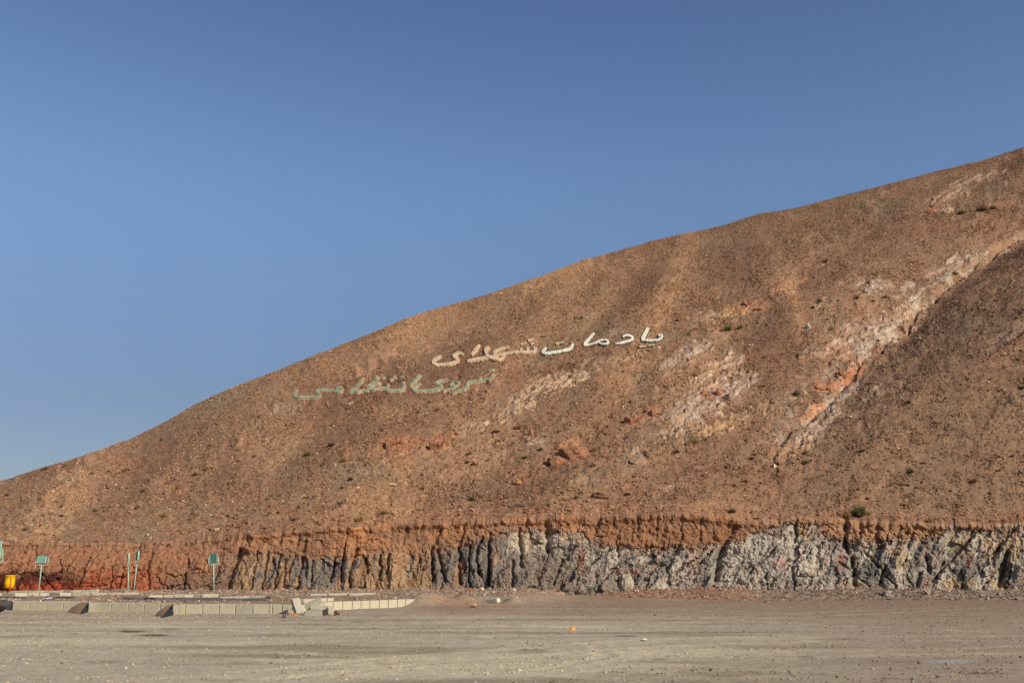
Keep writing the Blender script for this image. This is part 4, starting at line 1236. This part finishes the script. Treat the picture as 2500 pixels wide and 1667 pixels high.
def hill_rock(label, px, py, w, h, rgb, **kw):
    p = on_hill(px, py + h * .35)
    m = p[1] / F_PX
    g_ = lin(150, 114, 88) if max(rgb) < 186 else None
    if g_ is not None:                                             # dusted with the earth of the slope
        rgb = tuple(.42 * np.array(rgb) + .58 * np.array((152, 114, 86)))
    kw.setdefault("sink", .44)
    return rock(label, p, (w * m * .95, w * m * .75, h * m * 1.15), rgb, **kw)


BR, OR, GW = (140, 98, 74), (160, 106, 76), (168, 150, 132)
hill_rock("rounded orange outcrop boulder at the centre left of the lower slope", 962, 1072, 62, 34, OR)
hill_rock("flat orange boulder just right of the rounded orange boulder", 1063, 1084, 44, 22, OR)
hill_rock("large brown boulder, upper one of the cracked pair at mid slope", 1394, 1096, 70, 44, (150, 102, 74))
hill_rock("flat brown boulder under the large cracked boulder at mid slope", 1356, 1124, 46, 26, (146, 98, 72))
hill_rock("narrow upright rock left of the rounded orange boulder", 845, 1104, 16, 28, BR)
hill_rock("dark upright rock with a black shadow above the cracked boulders", 1297, 1056, 18, 28, BR)
hill_rock("largest orange block in the middle of the pale outcrop", 1754, 955, 22, 24, (160, 96, 64), sink=.3)
hill_rock("grey block right of the largest orange block in the pale outcrop", 1776, 966, 22, 22, GW)
hill_rock("small orange block left of the largest one in the pale outcrop", 1719, 958, 15, 15, OR)
hill_rock("tilted orange slab below the white lettering, left of the pale outcrop", 1598, 1003, 34, 24, OR)
hill_rock("orange flat slab lower left of the tilted orange slab", 1538, 1024, 32, 20, OR)
hill_rock("grey white rock standing alone on the lower middle slope", 1557, 1121, 36, 28, GW)
hill_rock("left one of two orange rocks on the tan outcrop above the lettering", 1821, 740, 20, 18, OR)
hill_rock("right one of two orange rocks on the tan outcrop above the lettering", 1852, 750, 24, 18, OR)
hill_rock("white rock alone on the upper slope left of the gully", 1974, 794, 16, 17, (206, 190, 172))
hill_rock("brown rock at the left end of the tan outcrop above the lettering", 1668, 774, 30, 22, BR)
hill_rock("long dark jagged rock on the left slope, above the facing sign", 566, 1177, 32, 12, (92, 72, 56))
hill_rock("long dark rock low on the slope above the pale cliff", 1472, 1205, 46, 13, (104, 78, 60))
hill_rock("ochre rock low on the middle slope", 1266, 1175, 26, 12, (180, 134, 78))
hill_rock("small yellow stone under the green lettering", 946, 1016, 9, 7, (214, 158, 70), name="stone", cat="stone")
hill_rock("tan capstone perched on the cliff lip above the dark cleft", 1352, 1271, 30, 14, (186, 142, 104))
hill_rock("grey rock at the mouth of the gully on the right", 2205, 800, 26, 18, (170, 140, 116))
hill_rock("orange block at the upper end of the orange gully band", 2092, 882, 22, 18, (166, 108, 76))
hill_rock("orange block in the middle of the orange gully band", 2058, 908, 26, 20, (164, 106, 74))
hill_rock("orange block at the lower end of the orange gully band", 1998, 942, 28, 18, (162, 104, 74))
hill_rock("orange rock at the end of a dark ledge near the upper right skyline", 2276, 512, 22, 15, (178, 112, 76))
hill_rock("dark brown rock standing on the tan slope above the lettering", 1817, 678, 12, 11, (96, 66, 48), name="stone", cat="stone")


def foot_rock(label, px, py, w, h, rgb, at=on_raised, name="stone", cat="stone", **kw):
    p = at(px, py + h * .5)
    m = p[1] / F_PX
    return rock(label, p, (w * m, w * m * .8, h * m * 1.1), rgb, name=name, cat=cat, sink=kw.pop("sink", .12), **kw)


foot_rock("dark half of the round rock pair at the foot of the cliff", 1490, 1424, 38, 30, (130, 118, 100), name="boulder", cat="boulder", cuts=4, sink=.4)
foot_rock("pale egg shaped rock of the round pair at the foot of the cliff", 1529, 1419, 28, 38, (166, 152, 130), name="boulder", cat="boulder", cuts=3, sink=.25)
foot_rock("brown rounded rock at the cliff foot, left of the dark columns", 1057, 1426, 18, 14, (150, 112, 90))
foot_rock("tall grey rock against the foot of the dark cliff columns", 1126, 1420, 16, 18, (116, 104, 92))
foot_rock("rust red rubble lump behind the half buried kerb", 1144, 1440, 18, 8, (160, 108, 82))
foot_rock("pointed pale rock right of the rust red lump", 1177, 1439, 12, 10, (206, 176, 146))
foot_rock("small pale rock by the grey rubble heap right of the mound", 1256, 1438, 7, 8, (206, 186, 160))
foot_rock("white stone standing just above the buried pale slab", 1422, 1441, 12, 10, (208, 198, 176))
foot_rock("grey broken rock, left of the three at the foot of the right cliff", 2166, 1447, 22, 15, (150, 138, 122))
foot_rock("low grey rock in front of the broken rock under the right cliff", 2178, 1458, 16, 10, (158, 146, 130))
foot_rock("large rounded pinkish rock on the right talus", 2261, 1443, 18, 14, (168, 146, 128))
foot_rock("dark grey rock, larger of two on the far right talus", 2397, 1453, 14, 13, (140, 132, 122))
foot_rock("little pale rock just below the dark grey rock at far right", 2411, 1461, 8, 7, (176, 166, 150))
foot_rock("flat grey rock on the far right talus close to the cliff", 2440, 1449, 12, 9, (160, 150, 136))
foot_rock("pale rock at the right edge of the photo on the talus", 2486, 1460, 12, 9, (164, 154, 140))
foot_rock("small white rock at the top of the grey talus under the pale cliff", 2005, 1435, 10, 8, (190, 180, 164))
foot_rock("white dome shaped stone beside the yellow bin", 35.5, 1441, 9, 6, (236, 228, 216))
foot_rock("reddish flat stone at the toe of the talus, right of centre", 1871, 1467, 14, 6, (150, 112, 92), at=on_flat)
foot_rock("small pinkish flat stone on the bare ground below the right talus", 2266, 1480, 7, 3, (186, 150, 134), at=on_flat)
foot_rock("tan upright boulder alone on the gravel near the dirt mound", 1155, 1476, 13, 15, (186, 148, 112), at=on_flat, name="boulder", cat="boulder", cuts=5)
foot_rock("orange and white stone alone in the middle of the gravel lot", 1398, 1534.5, 12, 9, (226, 172, 96), at=on_flat)
foot_rock("grey stone lying on the foreground gravel, left of centre", 694, 1639, 11, 6, (150, 140, 128), at=on_flat)
foot_rock("small grey stone on the left foreground gravel", 238, 1615, 9, 6, (146, 138, 126), at=on_flat)
foot_rock("white pebble stone near the left foreground", 308, 1630, 6, 5, (216, 206, 190), at=on_flat)
foot_rock("white pebble stone at the bottom edge of the gravel", 968, 1657, 6, 5, (220, 212, 198), at=on_flat)
foot_rock("dark stone on the right foreground gravel", 1734, 1634, 9, 5, (84, 74, 62), at=on_flat)
foot_rock("dark stone alone on the gravel below the right cliff", 1599, 1500, 7, 4, (66, 56, 46), at=on_flat)
foot_rock("dark stone on the gravel at the lower right edge", 2291, 1651, 8, 5, (90, 80, 70), at=on_flat)
foot_rock("brown stone, leftmost in front of the fallen blocks", 694, 1503, 14, 8, (112, 92, 84), at=on_flat)
foot_rock("tan stone wedged beside the leaning concrete block", 709, 1496, 12, 10, (196, 160, 116), at=on_flat)
foot_rock("pinkish stone under the lower end of the leaning block", 719, 1501, 14, 8, (180, 146, 116), at=on_flat)
foot_rock("dark brown stone at the right end of the fallen blocks", 820, 1496, 16, 11, (106, 80, 62), at=on_flat)
foot_rock("small dark stone between the low block and the broken end", 792, 1499, 8, 8, (88, 72, 62), at=on_flat)


def scrap(label, p, w, d, h, mat, name, cat):
    n = 7
    co = []
    for i in range(n):
        for j in range(n):
            x, y = i / (n - 1) - .5, j / (n - 1) - .5
            z = h * max(0, .5 + .9 * float(noise(i * .6 + p[0], j * .6, p[1]))) * (1 - 1.6 * max(abs(x), abs(y)) ** 2)
            co.append((x * w, y * d, z))
    o = link(name, fast_mesh(name, np.array(co), grid_faces(n, n)), mat, None, label, cat)
    o.location = Vector(p) + Vector((0, 0, .004))
    sd = o.modifiers.new("thickness", 'SOLIDIFY')
    sd.thickness = .004
    return o


scrap("crumpled bluish plastic bag lying on top of the front kerb", on_raised(119, 1463), .24, .3, .12, M_PLAST, "plastic_bag", "litter")
scrap("crumpled pale paper scrap on the gravel right of the orange stone", on_flat(1573, 1562.5), .10, .14, .05, M_PAPER, "paper_scrap", "litter")
scrap("white scrap caught on the lower slope left of centre", on_hill(960, 1186), .35, .2, .22, M_PAPER, "white_scrap", "litter")


# ------------------------------------------------------------------ lettering laid out in stone on the slope
def densify(pts, step=1.6):
    out = []
    P = [np.array(p, float) for p in pts]
    n = len(P)
    for i in range(n - 1):                                         # Catmull-Rom
        p0, p1, p2, p3 = P[max(i - 1, 0)], P[i], P[i + 1], P[min(i + 2, n - 1)]
        m = max(2, int(np.linalg.norm(p2 - p1) / step))
        for k_ in range(m):
            u = k_ / m
            out.append(.5 * ((2 * p1) + (p2 - p0) * u + (2 * p0 - 5 * p1 + 4 * p2 - p3) * u * u + (3 * p1 - p0 - 3 * p2 + p3) * u ** 3))
    out.append(P[-1])
    return np.array(out)


def band(strokes, grow, h0, h1):
    """walls and top of ribbons following the slope: px strokes (points, width)"""
    V, Fq = [], []
    for si, (pts, wid) in enumerate(strokes):
        C_ = densify(pts)
        T_ = np.gradient(C_, axis=0)
        T_ /= np.linalg.norm(T_, axis=1)[:, None] + 1e-9
        N_ = np.stack([-T_[:, 1], T_[:, 0]], -1)
        wv = np.interp(np.linspace(0, 1, len(C_)), np.linspace(0, 1, len(np.atleast_1d(wid))), np.atleast_1d(wid)) * .42 + grow
        C_[0] -= T_[0] * grow
        C_[-1] += T_[-1] * grow
        b0 = len(V)
        for i in range(len(C_)):
            jl = .62 * float(noise(C_[i, 0] * .7, C_[i, 1] * .7, si)) * (1 + .5 * grow)
            for sgn in (-1, 1):
                q = on_hill(*(C_[i] + N_[i] * sgn * (wv[i] + jl)))
                up = np.array([-.2, -.5, .85])
                V.append(q + up * h0)
                V.append(q + up * (h1 + .012 * si))
        for i in range(len(C_) - 1):
            a, b = b0 + 4 * i, b0 + 4 * (i + 1)
            Fq += [(a + 1, a + 3, b + 3, b + 1), (a, a + 1, b + 1, b), (a + 3, a + 2, b + 2, b + 3)]
        e = b0 + 4 * (len(C_) - 1)
        Fq += [(b0, b0 + 2, b0 + 3, b0 + 1), (e + 1, e + 3, e + 2, e)]
    return np.array(V), np.array(Fq)


def letter(label, strokes, mat, edge, grow=1.6, h=.07, name="stone_letter", cat="stone letter", group=None):
    V, Fq = band(strokes, grow, -.4, h)
    mid = V.mean(0)
    mid[2] -= .2
    root = empty(name, mid, label, cat, group)
    link("stone_edging", fast_mesh("stone_edging", V - mid, Fq), edge, root)
    V, Fq = band(strokes, 0, -.2, h + .05)
    link("painted_face", fast_mesh("painted_face", V - mid, Fq), mat, root)


WL, GL = "white letters of the upper line on the slope", "green letters of the lower line on the slope"
letter("white stone letters at the right end of the upper line, tall left stem", [([(1583, 803), (1576, 816), (1569, 830)], [9, 10, 9]), ([(1567, 832), (1585, 833.5), (1603, 833), (1613, 829), (1617.5, 822.5), (1614, 819.5), (1608, 822)], [7, 6, 6, 5.5, 5, 5, 4])], M_WHITE, M_EDGEW, group=WL)
letter("dull stone dot, left of two beneath the rightmost white letters", [([(1561, 848.5), (1577, 848)], [3.5, 3.5])], M_TANW, M_EDGEW, 1.2, name="stone_dot", cat="letter dot", group=WL)
letter("dull stone dot, right of two beneath the rightmost white letters", [([(1584, 846), (1600, 844)], [3, 3])], M_TANW, M_EDGEW, 1.2, name="stone_dot", cat="letter dot", group=WL)
letter("white hooked stone letter between the two tall stemmed white letters", [([(1521, 824), (1530, 820.5), (1540, 822.5), (1546, 828.5), (1537, 834), (1520, 838.5), (1503, 841.5)], [3, 6, 6, 6, 6, 5, 4])], M_WHITE, M_EDGEW, group=WL)
letter("white stone letters with a ringed loop at right and slanted stem", [([(1451, 815), (1440, 828), (1428, 842)], [6, 8, 8]), ([(1426, 844), (1437, 844.5), (1455, 839), (1466, 833.5), (1478, 832), (1486, 836), (1483, 841), (1472, 842.5), (1463, 838.5), (1459, 836)], [7, 6, 5, 5, 5, 5, 5, 5, 4, 4])], M_WHITE, M_EDGEW, group=WL)
letter("white bowl shaped stone letter at the middle of the upper line", [([(1335, 851), (1327, 858), (1327, 863), (1338, 864.5), (1358, 861.5), (1381, 857), (1394, 852), (1400, 841)], [6, 7, 8, 7, 7, 8, 8, 5])], M_WHITE, M_EDGEW, group=WL)
letter("grey green stone dot above the white bowl shaped letter", [([(1358, 841.5), (1368, 839), (1378, 837)], [5, 5, 4])], M_TANW, M_EDGEW, 1.3, name="stone_dot", cat="letter dot", group=WL)
letter("long tan joined stone letters left of the white bowl letter", [([(1306, 850), (1307.5, 858), (1300, 861.5), (1289, 862), (1273, 861), (1254, 862), (1232, 866), (1210, 871), (1183, 876), (1156, 881), (1142, 883)], [8, 8, 7, 7, 7, 7, 8, 9, 9, 10, 6]), ([(1289, 851), (1289, 860)], [6, 6]), ([(1273, 852), (1272, 860)], [6, 6]),
        ([(1243, 851), (1229, 853), (1214, 858), (1205, 866)], [7, 7, 7, 6]), ([(1187, 869), (1200, 876), (1220, 880), (1230, 874), (1221, 868.5)], [6, 7, 7, 6, 5]), ([(1194, 850), (1187, 857), (1189, 867)], [8, 9, 8])], M_TANW, M_EDGET, group=WL)
letter("slanted tan stone stem right of the leftmost tan letter", [([(1171, 844), (1161, 857), (1152, 868)], [6, 9, 6])], M_TANW, M_EDGET, group=WL)
letter("tan stone letter at the left end of the upper line, curled tail", [([(1131, 866.5), (1122, 863.5), (1113, 866), (1108, 871.5), (1117, 876.5), (1117, 883), (1108, 888), (1088, 891.5), (1066, 891.5), (1058.5, 885), (1066, 876.5), (1077, 871)], [5, 6, 7, 8, 8, 8, 8, 7, 7, 8, 8, 6])], M_TANW, M_EDGET, group=WL)
letter("tan stone dot, leftmost of three above the long tan letters", [([(1272, 843), (1286, 838)], [6, 6])], M_TANW, M_EDGET, 1.2, name="stone_dot", cat="letter dot", group=WL)
letter("tan stone dot, topmost of three above the long tan letters", [([(1290, 833), (1303, 830)], [6, 5])], M_TANW, M_EDGET, 1.2, name="stone_dot", cat="letter dot", group=WL)
letter("small white stone dot, lowest of three above the long tan letters", [([(1297, 842), (1303, 840)], [4, 4])], M_WHITE, M_EDGET, 1.0, name="stone_dot", cat="letter dot", group=WL)
gk = dict(grow=2.5, h=.05, group=GL)
letter("faded green stone letters at the left end of the lower line", [([(829, 956), (822, 952.5), (829, 947.5), (836, 952), (829, 957.5), (814, 955), (797, 954.5), (782, 954), (774, 957), (780, 963), (778, 969.5), (768, 971.5), (751, 972), (730, 971), (719, 966), (720, 959.5), (725, 953)], [4, 5, 5, 5, 5, 5, 5, 5, 6, 6, 6, 6, 6, 6, 7, 7, 5])], M_GRNW, M_EDGET, **gk)
letter("joined green stone letters with two slanted stems in the lower line", [([(888, 926), (873, 942), (858, 957)], [5, 6, 5]), ([(856, 958), (869, 958.5), (882, 957), (908, 952), (935, 949.5), (943, 950), (949, 955), (962, 956), (978, 954), (987, 947), (985.5, 935)], [5, 5, 5, 6, 6, 6, 6, 6, 6, 6, 6]), ([(923, 922), (912, 936), (900, 947)], [6, 6, 4]), ([(929, 938), (915, 940), (903, 948)], [4, 5, 4]), ([(948, 940), (945, 950)], [5, 6])], M_GRNW, M_EDGET, **gk)
for dp, w_, lb in [(((933, 925), (941, 922)), 4, "green stone dot above the second slanted stem of the lower line"), (((953, 930), (960, 927)), 5, "green stone dot, lower left of three over the joined green letters"), (((960, 922), (967, 920)), 4, "green stone dot, top one of three over the joined green letters"), (((978, 923.5), (987, 921)), 5, "green stone dot, right one of three over the joined green letters"), (((1194, 906.5), (1207, 904)), 4, "green stone dot at the right end of the lower line")]:
    letter(lb, [([dp[0], dp[1]], [w_, w_])], M_GRNW, M_EDGET, 1.2, .05, "stone_dot", "letter dot", GL)
letter("single slanted green stone stem in the middle of the lower line", [([(1026, 918), (1014, 931), (1003, 943.5)], [6, 7, 5])], M_GRNW, M_EDGET, **gk)
letter("green stone letter with a curled top right of the single stem", [([(1097, 928), (1085, 929.5), (1074, 932), (1067, 936.5), (1076, 941), (1078, 946), (1068, 952), (1049, 955), (1025, 956), (1013, 955), (1011.5, 950), (1018, 944), (1026, 938)], [3, 4, 5, 6, 6, 6, 6, 5, 5, 6, 6, 5, 4])], M_GRNW, M_EDGET, **gk)
letter("small looped green stone letter with a tail toward lower left", [([(1121, 936.5), (1110, 935), (1101, 942), (1106, 944.5), (1117, 942), (1121, 936.5)], [4, 4, 5, 5, 5, 4]), ([(1114, 943), (1100, 951), (1084, 956.5)], [5, 4.5, 3])], M_GRNW, M_EDGET, **gk)
letter("green stone letters rising to the right end of the lower line", [([(1205.5, 915), (1202, 922.5), (1194, 928), (1174, 931), (1160, 933), (1145, 936.5), (1142, 941), (1140, 946), (1129, 953), (1116, 957.5), (1106, 961)], [6, 6, 6, 5, 5, 6, 7, 6, 5, 4, 3]), ([(1174, 924), (1174, 930)], [4, 5])], M_GRNW, M_EDGET, **gk)


# ------------------------------------------------------------------ shrubs
def tuft_mesh(seed, n, mat, up=.6, leafy=False):
    r_ = np.random.default_rng(seed)
    V, Fq = [], []
    for i in range(n):
        az = r_.uniform(0, 2 * math.pi)
        el = math.acos(r_.uniform(.05, 1)) * .95
        L = r_.uniform(.55, 1.0) * (1 - .25 * (el / 1.5))
        d = np.array([math.sin(el) * math.cos(az), math.sin(el) * math.sin(az), math.cos(el) * up * 1.5 + .2])
        w = np.cross(d, r_.normal(size=3))
        w /= np.linalg.norm(w) + 1e-9
        b = np.array([r_.normal(0, .10), r_.normal(0, .10), -.05])
        if leafy:
            for q in range(4):
                p = b + d * L * (.55 + .15 * q) * r_.uniform(.85, 1.05) + r_.normal(0, .05, 3)
                a_ = r_.normal(size=3)
                a_ /= np.linalg.norm(a_)
                c_ = np.cross(a_, d)
                c_ /= np.linalg.norm(c_) + 1e-9
                k0 = len(V)
                s_ = r_.uniform(.05, .09)
                V += [p - a_ * s_, p + c_ * s_ * .6, p + a_ * s_, p - c_ * s_ * .6]
                Fq += [(k0, k0 + 1, k0 + 2, k0 + 3)]
        ww = r_.uniform(.022, .045)
        k0 = len(V)
        m = b + d * L * .5
        e = b + d * L + np.array([0, 0, -.10 * math.sin(el)])
        V += [b - w * ww * .6, b + w * ww * .6, m + w * ww, m - w * ww, e - w * ww * .2, e + w * ww * .2]
        Fq += [(k0, k0 + 1, k0 + 2, k0 + 3), (k0 + 3, k0 + 2, k0 + 5, k0 + 4)]
    me = fast_mesh("tuft", np.array(V), np.array(Fq))
    me.materials.append(mat)
    return me


TUFT = {"d": [tuft_mesh(i, 170, M_DRY) for i in (1, 2, 3)], "o": [tuft_mesh(i, 170, M_OLIVE, .55) for i in (11, 12, 13)], "t": [tuft_mesh(i, 170, M_TWIG, .45) for i in (21, 22)],
        "g": [tuft_mesh(i, 130, M_LEAF, .55, True) for i in (31, 32)]}
SHRUBS = [
    (2098, 1254, 44, "g", "large rounded green bush on the cliff lip at right", .62), (2068, 1260, 26, "d", "dry straw bush touching the large green bush on the cliff lip", 1.0),
    (1777, 804, 28, "o", "bushy olive shrub under the tan outcrop, right of the white lettering", .8), (1808, 800, 22, "d", "thin dry shrub beside the bushy olive shrub right of the lettering", .9),
    (2348, 520, 26, "o", "olive shrub, left of two under the upper right skyline", .7), (2396, 512, 34, "o", "broad olive shrub, middle of the row under the upper right skyline", .5), (2424, 509, 24, "o", "olive shrub at the right end of the row under the upper right skyline", .6),
    (1945, 962, 22, "g", "low rounded green bush left of the orange gully rocks", .55), (1788, 1247, 26, "o", "olive shrub just above the cliff lip, right of centre", .5),
    (879, 1268, 24, "d", "dry straw tuft above the cliff lip, below the rounded orange boulder", .7), (935, 1254, 22, "o", "dark olive shrub right of the straw tuft above the cliff", .7),
    (1151, 1219, 22, "t", "dark twiggy shrub on the lower slope below the cracked boulders", .6), (1148, 1107, 20, "d", "dry shrub above two darker ones at mid slope", .6), (1140, 1129, 16, "t", "dark shrub, left of a close pair at mid slope", .6), (1157, 1133, 18, "t", "dark shrub, right of a close pair at mid slope", .6),
    (809, 1086, 24, "t", "dark brown shrub left of the narrow upright rock", .7), (751, 1109, 22, "o", "olive shrub with a pale stone, left of the dark brown shrub", .7), (839, 1124, 24, "d", "yellowish shrub just under the narrow upright rock", .6),
    (855, 1170, 20, "t", "dark shrub below the yellowish shrub on the lower slope", .6), (1032, 1192, 18, "d", "dry tuft in the middle of the lower slope", .7), (1069, 1000, 16, "d", "yellow dry tuft right under the green lettering", .7),
    (1282, 1117, 18, "o", "olive shrub left of the large cracked boulder", .6), (1319, 1097, 20, "o", "low olive shrub touching the left side of the large cracked boulder", .4), (1452, 1098, 22, "d", "dry shrub at the right side of the large cracked boulder", .6), (1450, 1136, 18, "d", "dry shrub below the right side of the large cracked boulder", .6),
    (1210, 1054, 24, "t", "dark brown shrub up slope of the cracked boulders", .6), (1265, 1044, 26, "d", "straw tuft on pale rock beside the dark upright rock", .6), (1406, 1215, 16, "t", "small dark shrub left of the long dark rock", .6),
    (1695, 917, 22, "d", "rounded dry tuft at the upper left of the pale outcrop", .7), (1863, 942, 18, "d", "dry tuft right of the pale outcrop", .5), (1698, 1079, 24, "d", "dry tuft under the pale outcrop at mid slope", .7), (1653, 1102, 20, "t", "dark brown shrub left of the tuft under the pale outcrop", .6),
    (1549, 1163, 14, "d", "small dry tuft below the lone grey white rock", .6), (1834, 1119, 18, "t", "dark shrub at the lower mouth of the gully, left", .6), (1897, 1132, 18, "t", "dark shrub at the lower mouth of the gully, right", .6), (1532, 1206, 20, "t", "dark brown tuft right of the long dark rock", .5),
    (1421, 776, 12, "t", "small dark tuft on the tan slope above the white lettering", .8), (1792, 1186, 16, "d", "dry tuft on the lower right slope above the cliff", .6), (2015, 639, 18, "o", "lone olive shrub high on the slope left of the white outcrop", .6),
    (2218, 982, 20, "t", "lone reddish brown shrub in the middle of the dark spur", .7), (2224, 1151, 22, "o", "wide olive tuft on the lower dark spur", .5), (2106, 1100, 18, "o", "olive tuft on the left flank of the dark spur", .5), (2379, 1174, 22, "d", "dry brown tuft in a hollow of the lower right spur", .7), (2267, 1271, 24, "d", "dry tuft with a dark shadow just above the right cliff", .4),
    (2494, 947, 20, "o", "olive shrub at the right edge of the photo on the spur", .6), (2485, 878, 14, "o", "small olive shrub above another at the right edge", .6), (2215, 1184, 14, "t", "small dark tuft under the wide olive tuft on the spur", .6), (2000, 736, 18, "o", "olive shrub under the orange knob left of the gully", .8), (1985, 750, 14, "t", "dark tuft next to the olive shrub left of the gully", .6),
    (2030, 804, 16, "d", "dry tuft right of the lone white rock", .6), (2091, 727, 18, "o", "olive tuft below the white outcrop, left one", .5), (2133, 735, 14, "d", "dry tuft below the white outcrop, middle one", .5), (2160, 726, 16, "o", "olive tuft below the white outcrop, right one", .6), (2332, 668, 22, "d", "dry tuft in the upper gully beside the white rock", .5),
    (1967, 1104, 20, "d", "dry tuft in the lower gully, upper of two", .6), (1967, 1130, 18, "o", "olive tuft in the lower gully, lower of two", .6), (2144, 832, 14, "d", "dry tuft in the gully above the orange rocks", .5), (2018, 950, 16, "t", "dark tuft beside the lowest orange gully block", .4),
    (394, 1073, 14, "o", "olive tuft high on the left slope near the skyline", .6), (514, 1087, 14, "d", "dry tuft on the left slope under the grey crest", .6), (620, 1114, 12, "o", "small olive tuft left of the shrub with the pale stone", .6), (224, 1156, 13, "o", "olive tuft, left of three in a row on the left slope", .6), (265, 1150, 11, "o", "olive tuft, middle of three in a row on the left slope", .6), (310, 1146, 16, "d", "straw tuft, right of three in a row on the left slope", .7),
    (456, 1137, 14, "d", "dry tuft above the dark pair on the left slope", .5), (476, 1158, 20, "t", "dark shrub, lower of a pair on the left slope", .6), (505, 1144, 18, "d", "straw shrub, upper of a pair on the left slope", .7), (262, 1192, 13, "o", "lone olive tuft below the row of three on the left", .6), (350, 1198, 16, "o", "olive tuft on the left slope above the edge-on signs", .7), (434, 1192, 12, "o", "small olive tuft below the dark pair on the left slope", .6),
    (97, 1218, 14, "d", "dry tuft on the far left slope above the first sign", .6), (16, 1209, 16, "o", "olive shrub at the left edge of the photo on the slope", .7), (112, 1144, 20, "o", "olive shrub on the left skyline", .5), (151, 1235, 12, "t", "dark tuft, upper of two above the yellow bin", .7), (150, 1259, 14, "t", "dark tuft, lower of two above the yellow bin", .7), (233, 1246, 15, "o", "olive tuft, left of two touching on the lower left slope", .6), (250, 1238, 14, "d", "dry tuft, right of two touching on the lower left slope", .6),
    (336, 1240, 15, "o", "olive tuft just above the edge-on signs, halfway up", .8), (400, 1259, 24, "d", "big dry tuft on the lower left slope above the cliff", .6), (61, 1292, 18, "o", "wide faint tuft just above the far left bank", .4), (651, 1219, 13, "t", "small dark tuft left of a dry one above the dark columns", .6), (684, 1208, 14, "d", "dry tuft with an orange stone above the dark columns", .6), (716, 1268, 15, "t", "dark tuft just above the cliff lip, left of the straw tuft", .6), (730, 1238, 16, "d", "pale dry tuft above the cliff lip at left", .7),
    (653, 1462, 20, "o", "low olive shrub growing behind the front kerb", .45),
]
for px, py, w_, kd, lb, hr in SHRUBS:
    raised = 1440 < py
    p = on_raised(px, py) if raised else on_hill(px, py + w_ * .12)
    m = p[1] / F_PX
    me = random.choice(TUFT[kd])
    o = link("shrub", me, None, None, lb, "shrub", "shrubs and tufts on the slope")
    o.location = Vector(p)
    s_ = w_ * m * .66
    o.scale = (s_, s_, s_ * (hr + .35) * 1.25)
    o.rotation_euler = (0, 0, random.uniform(0, 6.28))
